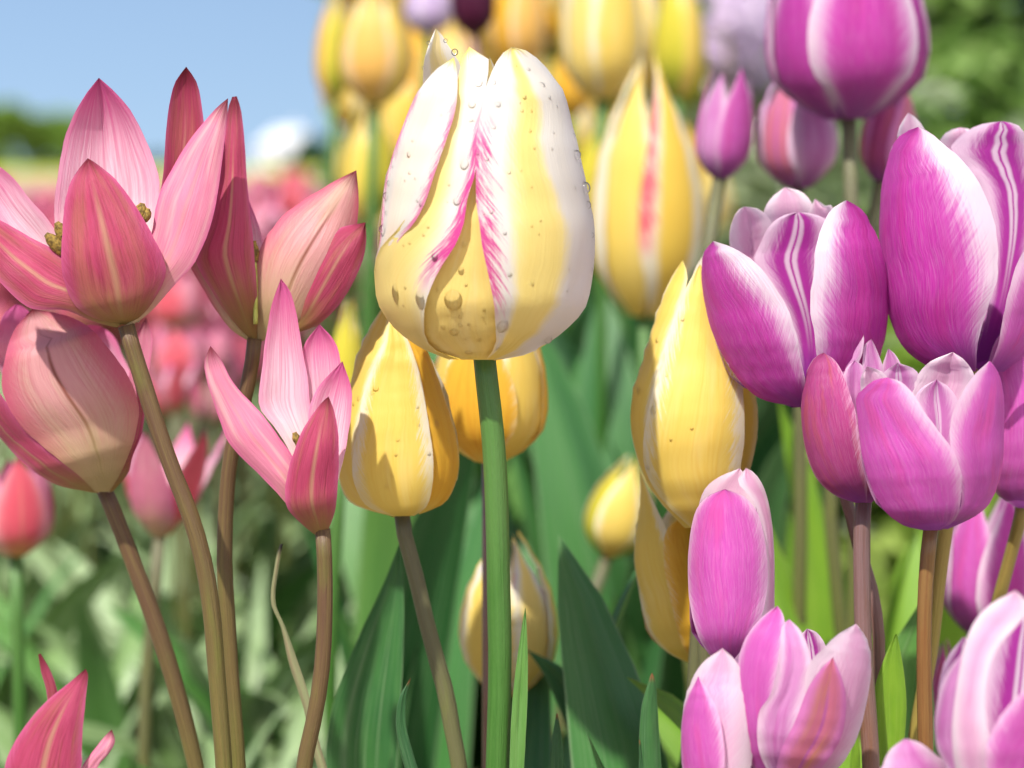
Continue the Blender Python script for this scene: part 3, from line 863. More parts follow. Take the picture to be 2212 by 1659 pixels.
Cc.stem([(450, 2112), (470, 2160), (520, 2280), (580, 2440), (640, 2600), (692, 2750), (740, 2900), (790, 3080), (830, 3240), (848, 3318)], 36, 'stem_pink')
Cc.low_leaves('leaf_grey', 2, 0.22, 0.011, 1.2)

D_ = Bloom(Lx, (1398, 2326), (1250, 1210), 300, FOC - 0.005, 'pink tulip with long spreading pointed petals and a white inside, beside the yellow tulips')
D_.free([(1384, 2322), (1300, 2246), (1180, 2110), (1060, 1992), (988, 1910), (950, 1812), (918, 1720), (893, 1640), (884, 1560), (910, 1494)],
        [(1392, 2290), (1330, 2090), (1258, 1962), (1180, 1850), (1110, 1764), (1050, 1702), (1000, 1640), (955, 1552), (910, 1494)],
        'pink', D=(0, 20, 15, 0, -10), cup=0.4, rip=0.03)
D_.free([(1380, 2300), (1260, 1965), (1190, 1850), (1118, 1750), (1126, 1650), (1150, 1450), (1176, 1310), (1214, 1203)],
        [(1395, 2300), (1380, 2000), (1345, 1800), (1330, 1640), (1302, 1480), (1276, 1330), (1250, 1250), (1214, 1203)],
        'pink', D=(0, -35, -55, -60, -55), cup=-0.4, inn=True)
D_.free([(1388, 2330), (1300, 2260), (1240, 2190), (1236, 2080), (1270, 1950), (1312, 1850), (1384, 1745), (1420, 1712)],
        [(1402, 2330), (1450, 2200), (1462, 2050), (1462, 1900), (1448, 1790), (1420, 1712)], 'rose', D=(0, 50, 65, 55), cup=0.45)
D_.free([(1385, 2280), (1340, 1900), (1312, 1680), (1310, 1500), (1380, 1400)], [(1405, 2280), (1450, 1900), (1476, 1650), (1450, 1480), (1380, 1400)], 'pink', D=(0, -40, -65, -75), cup=-0.4, inn=True)
D_.free([(1390, 2280), (1350, 2000), (1330, 1800), (1370, 1680), (1480, 1560)], [(1405, 2280), (1470, 2040), (1510, 1850), (1520, 1690), (1480, 1560)], 'pink', D=(0, -20, -30, -30), cup=-0.3, inn=True)
f = tube('stamen', [lw((1385, 2200), FOC), lw((1320, 2000), FOC), lw((1290, 1920), FOC)], [0.0007, 0.0007], 'pistil', D_.e, 8)
tube('anther', [lw((1290, 1920), FOC), lw((1280, 1890), FOC), lw((1272, 1868), FOC)], [0.0009, 0.0013, 0.0007], 'anther', f, 8)
D_.stem([(1394, 2285), (1398, 2330), (1402, 2420), (1404, 2600), (1394, 2850), (1366, 3060), (1335, 3200), (1312, 3318)], 34, 'stem_pink')
D_.low_leaves('leaf_grey', 2, 0.24, 0.011, 0.2)

E_ = Bloom(Lx, (250, 3620), (330, 2890), 300, FOC - 0.03, 'rosy pink tulip showing only its pointed petal tips beneath the closed pale one')
E_.free([(190, 3600), (40, 3450), (20, 3318), (92, 3160), (200, 3030), (300, 2948), (371, 2888)], [(260, 3610), (340, 3450), (352, 3318), (356, 3180), (374, 2990), (381, 2910), (371, 2888)],
        'rose', D=(0, 30, 30, 10), cup=0.35, fold=0.1)
E_.free([(270, 3610), (310, 3450), (352, 3318), (420, 3222), (462, 3170), (484, 3150)], [(290, 3610), (390, 3400), (430, 3300), (470, 3255), (498, 3200), (484, 3150)], 'pink', D=(0, 10, 5, -5), cup=0.35)
E_.free([(230, 3600), (215, 3200), (202, 2990), (178, 2900), (166, 2826)], [(250, 3600), (262, 3200), (250, 2990), (216, 2890), (176, 2822)], 'rose', D=(0, -30, -45, -40), cup=0.6)
E_.free([(220, 3600), (60, 3500), (-60, 3420), (-120, 3300)], [(230, 3612), (80, 3590), (-60, 3500), (-120, 3300)], 'rose', D=(0, 0, -10), cup=0.4)
E_.stem([(250, 3605), (262, 3700), (280, 3800)], 34, 'stem_pink')
E_.low_leaves('leaf_grey', 2, 0.17, 0.011, 0.9)

# the withered leaf with a black tip
w = Bloom(Lx, (1360, 3318), (1215, 2355), 60, FOC + 0.03, 'withered leaf shoot with a curled black tip beside the pink tulip stems', cat='leaf')
w.e.name = 'withered_leaf'
WL = [(1400, 3330), (1362, 3200), (1335, 3060), (1270, 2860), (1220, 2700), (1184, 2620), (1180, 2560), (1194, 2460), (1206, 2390), (1220, 2350)]
w.free([(x - 9 - i * 0 - (14 if i < 4 else 0), y) for i, (x, y) in enumerate(WL)], [(x + 9 + (8 if i < 4 else 0), y - 2) for i, (x, y) in enumerate(WL[:-1])] + [(1224, 2348)], 'leaf_dry', cup=0.8, nj=8, name='blade', d=FOC + 0.03)
w.stem([(1400, 3325), (1412, 3420), (1420, 3500)], 14, 'stem_bronze', d=FOC + 0.03)

# ------------------------------------------------------------------ the pink field behind, out of focus
def rl(n, kinds, h0, h1):
    a = random.random() * 6.28
    return [(random.choice(kinds), a + i * 6.28 / n + random.uniform(-.5, .5), random.uniform(h0, h1)) for i in range(n)]
PG = 'pink tulips in the field'
px_tulip(Lx, (690, 2325), (730, 1790), 480, 1.02, 'star', ['pink', 'coral'], 'stem_bronze', 'blurred pink tulip with a white throat, between the two bent stems', leaves=rl(4, ['arch', 'thin'], .2, .3), leafmat='leaf_grey', yaw=0.3)
px_tulip(Lx, (70, 2400), (60, 1960), 330, 1.0, 'cup', ['coral', 'pink'], 'stem_green', 'blurred coral pink tulip low beside the closed pale one', leaves=rl(4, ['arch', 'thin'], .2, .3), leafmat='leaf_grey', yaw=0.9)
MIDS = [((770, 1420), 150, 1.75), ((885, 1480), 130, 1.9), ((700, 1500), 120, 2.1), ((905, 1620), 130, 1.6), ((780, 1660), 150, 1.55), ((850, 1740), 110, 1.8), ((700, 1800), 120, 1.6), ((830, 1320), 110, 2.3),
        ((1180, 980), 110, 3.0), ((1120, 900), 90, 3.6), ((1300, 960), 110, 3.0), ((1260, 860), 80, 4.4), ((1000, 1180), 100, 2.4), ((640, 1700), 100, 2.0), ((760, 1790), 140, 1.4), ((930, 1830), 120, 1.7)]
for i, (b, w_, d) in enumerate(MIDS):
    px_tulip(Lx, b, (b[0] + random.uniform(-30, 30), b[1] - w_ * 1.75), w_ * 1.65, d, random.choice(['cup', 'cup', 'star']), random.choice([['coral'], ['coral', 'pink'], ['pink', 'rose']]), 'stem_bronze',
             'blurred small coral pink tulip in the field behind the large ones', PG, leaves=rl(4, ['arch', 'thin', 'lean'], .16, .26), leafmat='leaf_grey', yaw=random.random())
for i in range(200):
    d = 1.8 + 9.5 * (i / 200) ** 1.8
    px = random.uniform(-60, 760)
    z = random.uniform(0.28, 0.37)
    k = KPX * d / FOC
    gen_tulip(Vector(((px - 1106) * k, d, z)), Vector((random.uniform(-.15, .15), random.uniform(-.15, .15), 1)), random.uniform(.055, .07), .025, random.choice(['cup', 'star', 'closed']),
              random.choice([['coral'], ['pink'], ['pink', 'rose'], ['rose']]), 'stem_bronze', 'blurred small coral pink tulip in the field behind the large ones' , PG,
              leaves=rl(3, ['arch', 'thin', 'lean'], .16, .26) if d < 5 else (), leafmat='leaf_grey', yaw=random.random(), rs=.002)
# leafy plants without a flower in the bed
LP = 'flowerless tulip plants in the pink bed'
for i in range(66):
    d = random.uniform(1.25, 3.6) if i > 14 else random.uniform(1.0, 1.45)
    px = random.uniform(-80, 700)
    k = KPX * d / FOC
    X = (px - 1106) * k
    e = thing('tulip_plant', 'blurred flowerless tulip plant of arching grey green leaves in the pink bed', 'plant', (X, d, 0), LP)
    for (lk, ly, lh) in rl(5, ['arch', 'thin', 'lean', 'arch'], .15, .27):
        put('leaf', leaf_mesh(lk, random.choice(['leaf_grey', 'leaf_grey', 'leaf_grey', 'leaf_mid'])), e, Vector((0, 0, 0)), Matrix.Rotation(ly, 3, 'Z'), (lh, lh, lh))
# straw and pale chips on the soil
def litter():
    V, F = [], []
    for _ in range(4200):
        d = random.uniform(1.2, 4.5); k = KPX * d / FOC
        X = (random.uniform(-150, 760) - 1106) * k
        c = Vector((X, d, random.uniform(0.004, 0.02)))
        q = Matrix.Rotation(random.random() * 6.28, 3, 'Z') @ Matrix.Rotation(random.gauss(0, .3), 3, 'X') @ Matrix.Rotation(random.gauss(0, .3), 3, 'Y')
        l, w_, h = random.uniform(.008, .03), random.uniform(.004, .010), .002
        b = len(V)
        for z in (-h, h):
            for (x, y) in ((-l, -w_ * .6), (l * .8, -w_), (l, w_ * .5), (-l * .7, w_)): V.append(c + q @ Vector((x, y, z)))
        F += [[b + 4, b + 5, b + 6, b + 7], [b + 3, b + 2, b + 1, b]] + [[b + i, b + (i + 1) % 4, b + 4 + (i + 1) % 4, b + 4 + i] for i in range(4)]
    o = mesh_obj('straw_litter', V, F, plain_mat('dry_straw', (0.74, 0.66, 0.56), (0.50, 0.40, 0.32), 30.0, 0.8, pos=True), smooth=False)
    tag(o, 'pale straw and bark chips scattered on the soil', 'litter', kind='stuff')
litter()
# the far part of the field: too many to tell apart
def far_field():
    V, F = [], []
    for _ in range(5200):
        d = 9 + 34 * random.random() ** 1.3
        k = KPX * d / FOC
        X = (random.uniform(-500, 1300) - 1106) * k
        z = random.uniform(.26, .37); r = .028; b = len(V)
        V.append(Vector((X, d, z - .03)))
        for i in range(5):
            a = i * 1.257; V.append(Vector((X + r * math.cos(a), d + r * math.sin(a), z + .01)))
        for i in range(5):
            a = i * 1.257 + .6; V.append(Vector((X + r * .7 * math.cos(a), d + r * .7 * math.sin(a), z + .035)))
        for i in range(5):
            F.append([b, b + 1 + (i + 1) % 5, b + 1 + i]); F.append([b + 1 + i, b + 1 + (i + 1) % 5, b + 6 + i])
        V += [Vector((X - .004, d, 0)), Vector((X + .004, d, 0)), Vector((X, d, z - .025))]
        F.append([b + 11, b + 12, b + 13])
    o = mesh_obj('far_tulip_field', V, F, plain_mat('far_pink_bloom', (0.84, 0.58, 0.60), (0.66, 0.58, 0.36), 5.0, 0.6, 0.3, pos=True))
    tag(o, 'distant pink mass of tulips stretching to the meadow', 'tulips', kind='stuff')
far_field()
# ------------------------------------------------------------------ yellow and white tulips
YG = 'yellow tulips'
Mt = Bloom(Cx, (690, 1548), (690, 205), 470, FOC, 'large white and yellow tulip with pink streaked petal edges, beaded with water', prof=[0.25, 0.70, 0.92, 1.0, 1.0, 0.96, 0.90, 0.80, 0.66, 0.52])
Mt.cup([(700, 1554), (742, 1490), (742, 1390), (727, 1262), (703, 1150), (672, 1000), (662, 880), (656, 742), (661, 600), (681, 480), (710, 350), (750, 262), (790, 214), (815, 203)],
       [(740, 1554), (850, 1536), (950, 1484), (1050, 1402), (1100, 1350), (1142, 1250), (1166, 1120), (1170, 1000), (1142, 860), (1116, 760), (1090, 650), (1066, 520), (1050, 440), (1000, 350), (930, 265), (870, 218), (815, 203)],
       'white_yellow_main', 1, (4, 16, 22, 14), 0, 0.12, rip=0.015, curl=0.05)
Mt.cup([(540, 1552), (420, 1500), (300, 1402), (236, 1290), (224, 1180), (258, 1082), (350, 990), (430, 880), (500, 710), (560, 540), (588, 380), (604, 260), (612, 214), (628, 202)],
       [(590, 1553), (470, 1505), (434, 1440), (432, 1390), (445, 1290), (500, 1165), (570, 1052), (608, 960), (622, 852), (656, 745), (668, 592), (690, 470), (704, 350), (714, 262), (700, 240), (660, 225), (628, 202)],
       'white_yellow_left', 1, (2, 8, 14, 10), 0.1, 0, rip=0.02, curl=0.14)
Mt.cup([(300, 1330), (235, 1210), (230, 1130), (250, 1062), (268, 945), (276, 830), (300, 720), (340, 600), (390, 470), (430, 390), (500, 292), (562, 248)],
       [(340, 1340), (300, 1200), (300, 1100), (330, 1030), (384, 972), (432, 890), (492, 712), (532, 600), (570, 470), (578, 380), (574, 295), (562, 248)],
       'folded_white', 1, (-14, 6, 24, 28, 20), 0.1, 0, rip=0.03, curl=0.2)
Mt.cup([(600, 1554), (480, 1525), (400, 1440), (400, 1300), (460, 1160), (530, 1040), (575, 940), (605, 860), (655, 740)],
       [(700, 1554), (770, 1500), (790, 1400), (770, 1260), (735, 1120), (700, 980), (680, 860), (655, 740)], 'yellow_mid', 1, -12)
Mt.cup([(560, 1400), (440, 1100), (420, 700), (428, 400), (434, 260), (455, 190), (484, 122)], [(640, 1400), (640, 1000), (630, 600), (606, 340), (582, 262), (540, 200), (510, 150), (484, 122)], 'folded_white', -0.5, 0, fold=0.12)
Mt.cup([(660, 1400), (680, 800), (690, 400), (702, 290), (716, 243)], [(780, 1400), (800, 800), (780, 450), (742, 300), (716, 243)], 'yellow', -1, 0)
Mt.cup([(800, 1400), (860, 900), (880, 500), (900, 380), (930, 320)], [(900, 1400), (1080, 1000), (1040, 600), (990, 400), (930, 320)], 'yellow', -1, -4)
Mt.build(26).backs('yellow', 0.75)
Mt.stem([(692, 1530), (697, 1580), (708, 1680), (728, 1860), (742, 2060), (750, 2300), (755, 2560), (760, 2800), (757, 3050), (748, 3318)], 50, 'stem_green', r2=54)

# water on it: position, radius, stretch (upright), all in the same measure as the petals
DROPS = [(560, 1296, 40, 1.12), (775, 1410, 26, 1.3), (562, 1435, 20, 1.15), (310, 1270, 22, 1.9), (418, 1300, 26, 1.7), (668, 358, 20, 1.1), (728, 355, 17, 1.1), (640, 450, 16, 1.2), (754, 452, 12, 1.1),
         (608, 710, 20, 1.3), (944, 366, 15, 1.15), (868, 420, 10, 1.1), (892, 566, 8, 1.1), (605, 1055, 11, 1.1), (594, 1170, 13, 1.5), (516, 1414, 11, 1.1), (590, 1406, 10, 1.0), (626, 1402, 8, 1), (588, 1368, 8, 1.2),
         (672, 1468, 11, 0.9), (628, 1522, 17, 0.8), (752, 1505, 9, .9), (804, 1186, 10, 1.1), (368, 668, 13, 1.2), (386, 606, 9, 1), (372, 745, 9, 1.1), (480, 1110, 16, 1.5), (576, 868, 18, 1.2), (432, 1014, 8, 1.1),
         (734, 548, 11, 1.1), (636, 520, 9, 1), (910, 640, 7, 1), (724, 915, 9, 1.2), (830, 285, 7, 1.2), (975, 420, 9, 1), (420, 880, 12, 1.2), (1008, 460, 7, 1), (885, 300, 10, .8), (345, 1060, 6, 1), (372, 1050, 7, 1)]
EDGE = [(1090, 670, 21), (1080, 585, 8), (1126, 812, 26), (1138, 886, 17), (1108, 712, 7), (1158, 1016, 11), (1156, 940, 5), (1156, 1165, 8), (566, 226, 15), (526, 176, 9), (454, 186, 9), (430, 293, 7), (282, 790, 10), (272, 846, 16), (258, 990, 19), (226, 1166, 6), (300, 722, 5), (272, 920, 8), (968, 1466, 18)]
gm, gt = newmat('water')
_g = gt.nodes.new("ShaderNodeBsdfGlass"); _g.inputs['IOR'].default_value = 1.333; _g.inputs['Roughness'].default_value = 0.0
_o = gt.nodes.new("ShaderNodeOutputMaterial")
_t = gt.nodes.new("ShaderNodeBsdfTransparent"); _x = gt.nodes.new("ShaderNodeMixShader"); _x.inputs[0].default_value = 0.1
gt.links.new(_t.outputs[0], _x.inputs[1]); gt.links.new(_g.outputs[0], _x.inputs[2])
_y = gt.nodes.new("ShaderNodeBsdfGlossy"); _y.inputs['Roughness'].default_value = 0.06
_fr = gt.nodes.new("ShaderNodeFresnel"); _fr.inputs[0].default_value = 1.3
_z = gt.nodes.new("ShaderNodeMixShader")
gt.links.new(_fr.outputs[0], _z.inputs[0]); gt.links.new(_x.outputs[0], _z.inputs[1]); gt.links.new(_y.outputs[0], _z.inputs[2]); gt.links.new(_z.outputs[0], _o.inputs[0])
M['water'] = gm
def dome():
    V, F = [], []
    for i in range(7):
        a = i / 6 * math.pi / 2
        for j in range(16):
            w = 2 * math.pi * j / 16
            V.append((math.cos(a) * math.cos(w), math.cos(a) * math.sin(w), math.sin(a) - 0.12))
    for i in range(6):
        for j in range(16): F.append([i * 16 + j, i * 16 + (j + 1) % 16, (i + 1) * 16 + (j + 1) % 16, (i + 1) * 16 + j])
    return V, F
_dv, _df = dome()
_do = mesh_obj('water_droplet', _dv, _df, gm); DROP = _do.data; bpy.data.objects.remove(_do)
bm_ = bmesh.new(); bmesh.ops.create_icosphere(bm_, subdivisions=3, radius=1.0)
BEAD = bpy.data.meshes.new('water_droplet'); bm_.to_mesh(BEAD); bm_.free()
BEAD.polygons.foreach_set("use_smooth", [True] * len(BEAD.polygons)); BEAD.materials.append(gm)
DG_ = bpy.context.evaluated_depsgraph_get()
def surface_hit(bl, cpt):
    """where the line of sight through a photo point meets that flower's petals"""
    p = bl.c(cpt)
    o = Vector((0, 0, EYE)); t = world(p[0], p[1], bl.d)
    dv = (t - o).normalized()
    best = None
    for ch in bl.e.children:
        if ch.type != 'MESH' or not ch.name.startswith('petal'): continue
        ok, loc, nr, _ = ch.ray_cast(o - bl.e.location, dv)
        if ok:
            dd = (loc + bl.e.location - o).length
            if best is None or dd < best[0]: best = (dd, loc + bl.e.location, nr)
    return best
bpy.context.view_layer.update()
def drop(bl, x, y, r, stretch, label, group):
    h = surface_hit(bl, (x, y))
    if h is None: return
    nr = h[2]
    if nr.dot(TOCAM(h[1])) < 0: nr = -nr
    rr = r * 0.5 * bl.k
    o = bpy.data.objects.new('water_droplet', DROP); COL.objects.link(o)
    up = (Vector((0, 0, 1)) - nr * nr.z).normalized(); sd = up.cross(nr)
    R3 = Matrix((sd, up, nr)).transposed()
    o.matrix_world = Matrix.Translation(h[1] - nr * rr * 0.03) @ R3.to_4x4() @ Matrix.Diagonal(Vector((rr, rr * stretch, rr * 0.45, 1)))
    tag(o, label, 'water droplet', group)
def bead(bl, x, y, r, label, group, inside=0.012):
    """a round bead hanging on the flower's rim"""
    p = bl.c((x, y)); ax = bl.c((690, y))
    rr = r * 0.5 * bl.k
    q, t = bl.st(p)
    best = None
    for f in (0, .01, .02, .03, .045, .06, .08):
        xx = x + (690 - x) * f
        best = surface_hit(bl, (xx, y))
        if best: break
    dd = best[1].y if best else bl.d
    w_ = world(p[0], p[1], dd)
    o = bpy.data.objects.new('water_droplet', BEAD); COL.objects.link(o)
    o.location = w_; o.scale = (rr, rr, rr * 1.05)
    tag(o, label, 'water droplet', group)
for (x, y, r, s_) in DROPS:
    big = r >= 40
    drop(Mt, x, y, r, s_, 'largest round water drop low on the deep yellow middle petal' if big else 'clear water drop lying flat on a petal of the large white and yellow tulip', None if big else 'water drops lying on the large tulip')
for i in range(42):
    x = random.uniform(290, 1120); y = random.uniform(300, 1480)
    drop(Mt, x, y, random.uniform(4.5, 9), random.uniform(0.9, 1.4), 'clear water drop lying flat on a petal of the large white and yellow tulip', 'water drops lying on the large tulip')
for (x, y, r) in EDGE:
    bead(Mt, x, y, r, 'round water bead hanging on the rim of the large white and yellow tulip', 'water beads on the rim of the large tulip')

N_ = Bloom(Cx, (335, 2232), (310, 1330), 250, FOC + 0.04, 'yellow wet tulip leaning on a bronze stem under the large white and yellow one', prof=[0.3, 0.8, 0.97, 1.0, 0.95, 0.86, 0.74, 0.6, 0.45, 0.3])
N_.cup([(300, 2230), (185, 2185), (128, 2070), (128, 1960), (150, 1850), (166, 1720), (208, 1600), (262, 1480), (290, 1345)],
       [(390, 2228), (445, 2188), (472, 2080), (472, 1950), (456, 1850), (432, 1700), (402, 1570), (350, 1440), (290, 1345)], 'yellow', 1, 8, fold=0.08, rip=0.02)
N_.cup([(290, 2228), (200, 2202), (120, 2162), (76, 2080), (58, 1980), (70, 1850), (110, 1680), (150, 1530), (210, 1400), (266, 1313)],
       [(330, 2228), (240, 2180), (160, 2060), (150, 1900), (175, 1760), (222, 1600), (270, 1480), (290, 1390), (266, 1313)], 'yellow', 1, -2, 0.2, 0, rip=0.02)
N_.cup([(410, 2222), (450, 2140), (450, 2000), (435, 1850), (410, 1700), (380, 1560), (335, 1430), (300, 1340)],
       [(440, 2212), (512, 2172), (552, 2080), (564, 1980), (542, 1850), (502, 1720), (462, 1600), (410, 1480), (345, 1390), (300, 1340)], 'yellow_deep', 1, 0, 0, 0.2, rip=0.02)
N_.cup([(300, 2200), (300, 1800), (330, 1560), (400, 1470)], [(400, 2200), (500, 1850), (480, 1650), (400, 1470)], 'yellow_deep', -1, 0)
N_.build().backs('yellow', 0.8)
N_.stem([(337, 2215), (342, 2270), (356, 2340), (382, 2430), (412, 2550), (442, 2680), (482, 2830), (528, 3000), (560, 3180), (586, 3318)], 35, 'stem_bronze', r2=36)
for (x, y, r) in ((212, 1695, 12), (152, 1720, 12), (190, 1760, 11), (130, 1745, 9), (225, 1680, 14), (320, 1900, 8), (296, 2056, 8), (272, 2100, 9), (140, 1890, 8), (455, 1960, 8), (104, 1850, 9), (405, 1760, 7), (312, 1965, 7), (486, 1830, 14), (180, 2070, 7), (410, 1835, 7)):
    drop(N_, x, y, r, 1.15, 'small water drop on the leaning yellow tulip under the large one', 'water drops on the leaning yellow tulip')

px_tulip(Cx, (715, 1992), (715, 1330), 505, FOC + 0.10, 'cup', ['yellow_deep', 'yellow'], 'stem_brown', 'deep yellow tulip partly hidden behind the thick green stem', leaves=[('up', 1.2, .3), ('up', 0.3, .33)], yaw=0.28, rs=.0024)
px_tulip(Cx, (795, 2995), (795, 2270), 440, FOC + 0.15, 'closed', ['yellow', 'white_yellow'], 'stem_green', 'low pale yellow tulip bud crossed by the thick green stem', leaves=[('up', 0.5, .22), ('lean', 2.6, .2)], yaw=0.1)
px_tulip(Cx, (1225, 2400), (1345, 1970), 290, 1.1, 'closed', ['yellow', 'yellow_green'], 'stem_bronze', 'blurred slanting yellow bud low against the dark leaves', leaves=[('up', 0.2, .33), ('lean', 2.2, .36)], yaw=0.5)

R_ = Bloom(Cx, (1620, 2296), (1590, 1130), 225, FOC + 0.045, 'tall yellow and white tulip with a pink flush standing next to the purple tulips', prof=[0.35, 0.8, 0.97, 1.0, 0.95, 0.87, 0.78, 0.66, 0.52, 0.36])
R_.cup([(1600, 2292), (1480, 2180), (1400, 2060), (1378, 1940), (1398, 1790), (1430, 1650), (1472, 1500), (1532, 1320), (1580, 1215), (1625, 1140)],
       [(1660, 2292), (1740, 2190), (1790, 1980), (1795, 1750), (1770, 1500), (1715, 1280), (1625, 1140)], 'yellow', 1, 6, 0, 0.1, rip=0.02)
R_.cup([(1560, 2280), (1450, 2152), (1390, 2050), (1342, 1900), (1325, 1790), (1345, 1660), (1370, 1590), (1402, 1480), (1450, 1330), (1500, 1210), (1550, 1123)],
       [(1600, 2280), (1480, 2130), (1420, 1990), (1405, 1860), (1425, 1720), (1480, 1520), (1545, 1310), (1572, 1190), (1550, 1123)], 'yellow', 1, -3, 0.2, 0, rip=0.03)
R_.cup([(1600, 2200), (1560, 1700), (1570, 1350), (1600, 1170), (1650, 1085)], [(1700, 2200), (1760, 1700), (1720, 1350), (1690, 1180), (1650, 1085)], 'yellow_rose', -1, 0)
R_.build().backs('yellow', 0.8)
R_.stem([(1620, 2280), (1622, 2400), (1640, 2700), (1660, 3000), (1670, 3318)], 32, 'stem_bronze')
for (x, y, r) in ((1360, 1690, 14), (1400, 2020, 10), (1425, 1770, 16), (1440, 1470, 12), (1550, 1380, 8), (1400, 2070, 9), (1380, 1540, 8), (1500, 1900, 7), (1590, 1850, 8), (1480, 1620, 8)):
    drop(R_, x, y, r, 1.2, 'small water drop on the tall yellow tulip next to the purple ones', 'water drops on the tall yellow tulip')

S_ = Bloom(Cx, (1610, 2868), (1500, 2040), 215, FOC + 0.07, 'amber yellow tulip with brown veins below the tall yellow one', prof=[0.35, 0.8, 0.97, 1.0, 0.95, 0.87, 0.78, 0.66, 0.52, 0.36])
S_.cup([(1570, 2862), (1500, 2822), (1430, 2742), (1380, 2600), (1342, 2430), (1345, 2330), (1368, 2160), (1364, 2028)], [(1620, 2864), (1600, 2740), (1570, 2560), (1520, 2380), (1440, 2200), (1364, 2028)], 'yellow', 1, 0, 0.15, 0, rip=0.03)
S_.cup([(1590, 2864), (1540, 2760), (1500, 2600), (1470, 2430), (1480, 2290), (1560, 2220)], [(1640, 2864), (1730, 2760), (1770, 2560), (1740, 2400), (1660, 2270), (1560, 2220)], 'yellow_deep', 1, 8, 0, 0.15, fold=0.1)
S_.cup([(1560, 2820), (1450, 2600), (1440, 2300), (1520, 2150)], [(1640, 2820), (1720, 2600), (1680, 2300), (1520, 2150)], 'yellow', -1, 0)
S_.build().backs('yellow_deep', 0.75)
S_.stem([(1612, 2850), (1620, 2930), (1630, 3100), (1640, 3318)], 30, 'stem_brown')

# leaves of these tulips
Mt.free([(800, 3560), (806, 3200), (822, 2950), (845, 2780), (870, 2628)], [(850, 3560), (872, 3200), (882, 2950), (880, 2780), (872, 2626)], 'leaf_mid', cup=0.3, fold=0.5, name='leaf', d=FOC - 0.004, D=(0, 0, 0))
N_.free([(420, 3560), (345, 3300), (312, 3130), (328, 3010), (374, 2930)], [(470, 3560), (400, 3300), (356, 3130), (358, 3010), (376, 2928)], 'leaf_brown', cup=0.5, name='leaf', d=FOC + 0.01)
N_.free([(120, 3700), (10, 3300), (40, 3050), (150, 2750), (250, 2540), (330, 2340)], [(300, 3700), (316, 3300), (335, 3000), (345, 2750), (345, 2540), (330, 2340)], 'leaf_dark', cup=-0.2, name='leaf', d=FOC + 0.09, D=(0, 20, 10))
Mt.free([(960, 3560), (975, 3300), (988, 3180), (1004, 3082)], [(1050, 3560), (1040, 3300), (1026, 3170), (1010, 3080)], 'leaf_brown', cup=0.4, name='leaf', d=FOC + 0.035)
S_.free([(1380, 3600), (1362, 3250), (1372, 3060), (1400, 2950), (1416, 2908)], [(1470, 3600), (1455, 3250), (1442, 3060), (1434, 2950), (1420, 2906)], 'leaf_brown', cup=0.4, name='leaf', d=FOC + 0.03)
S_.free([(1370, 3600), (1364, 3300), (1362, 3196)], [(1400, 3600), (1380, 3300), (1366, 3194)], 'leaf_brown', cup=0.4, name='leaf', d=FOC + 0.02)
Mt.free([(1150, 3700), (1080, 3250), (1000, 3020), (930, 2880), (870, 2800)], [(1320, 3700), (1250, 3330), (1160, 3090), (1050, 2900), (870, 2800)], 'leaf_dark', cup=0.2, fold=0.3, name='leaf', d=FOC + 0.12)
S_.free([(1500, 3700), (1520, 3400), (1560, 3150), (1600, 2950)], [(1600, 3700), (1625, 3400), (1622, 3150), (1604, 2950)], 'leaf_mid', cup=0.3, name='leaf', d=FOC + 0.12)
for bl, ya in ((Mt, .4), (N_, 2.1), (R_, 1.1), (S_, 3.0)): bl.low_leaves('leaf_dark', 2, 0.2, 0.022, ya)

# behind them, out of focus
def bgy(b, t, w, d, kind, mats, label, st='stem_green', nl=3, group=None, yaw=None):
    px_tulip(Cx, b, t, w, d, kind, mats, st, label, group, leaves=rl(nl, ['up', 'up', 'lean'], .30, .42) if b[0] > 300 else [('up', 0.3, .33), ('up', -0.5, .36)], leafmat=random.choice(['leaf_dark', 'leaf_mid', 'leaf_dark']), yaw=random.random() if yaw is None else yaw)
bgy((1385, 1365), (1400, 230), 500, 1.13, 'closed', ['yellow_rose', 'yellow'], 'blurred large yellow tulip with a rose flame behind the wet white and yellow one', yaw=-1.02)
bgy((220, 450), (230, -90), 330, 1.35, 'closed', ['yellow_peach', 'yellow'], 'blurred peach yellow tulip high behind the folded white petal')
bgy((190, 960), (200, 420), 250, 1.42, 'closed', ['yellow_green', 'yellow'], 'blurred greenish yellow tulip beneath the peach yellow one')
bgy((840, 300), (835, -220), 250, 1.5, 'closed', ['yellow_peach', 'yellow_deep'], 'blurred orange yellow tulip behind the large tulip tip')
bgy((1200, 430), (1200, -280), 370, 1.3, 'cup', ['yellow', 'white_yellow'], 'blurred tall pale yellow tulip above the rose flamed one')
bgy((560, 620), (560, 60), 320, 1.7, 'closed', ['yellow', 'yellow_peach'], 'blurred pale yellow tulip straight behind the large wet one')
bgy((950, 760), (960, 240), 260, 1.75, 'closed', ['yellow', 'yellow_green'], 'blurred yellow tulip low behind the large tulip shoulder')
bgy((1330, 330), (1340, -200), 280, 1.6, 'closed', ['yellow', 'white_yellow'], 'blurred cream yellow tulip high above the rose flamed one')
bgy((1530, 420), (1530, -160), 230, 1.5, 'closed', ['yellow_green', 'yellow'], 'blurred greenish yellow tulip near the purple tulips')
bgy((1070, 500), (1080, 150), 170, 1.6, 'closed', ['yellow_deep'], 'blurred small orange yellow tulip beside the large tulip shoulder')
bgy((80, 1900), (110, 1300), 170, 1.0, 'closed', ['yellow_green'], 'blurred green yellow bud next to the pink tulips')
bgy((650, 150), (640, -190), 190, 1.4, 'cup', ['maroon'], 'blurred dark maroon tulip behind the large tulip tip', 'stem_brown')
bgy((450, 140), (460, -100), 210, 1.55, 'cup', ['lilac'], 'blurred pale lilac tulip between the yellow ones')
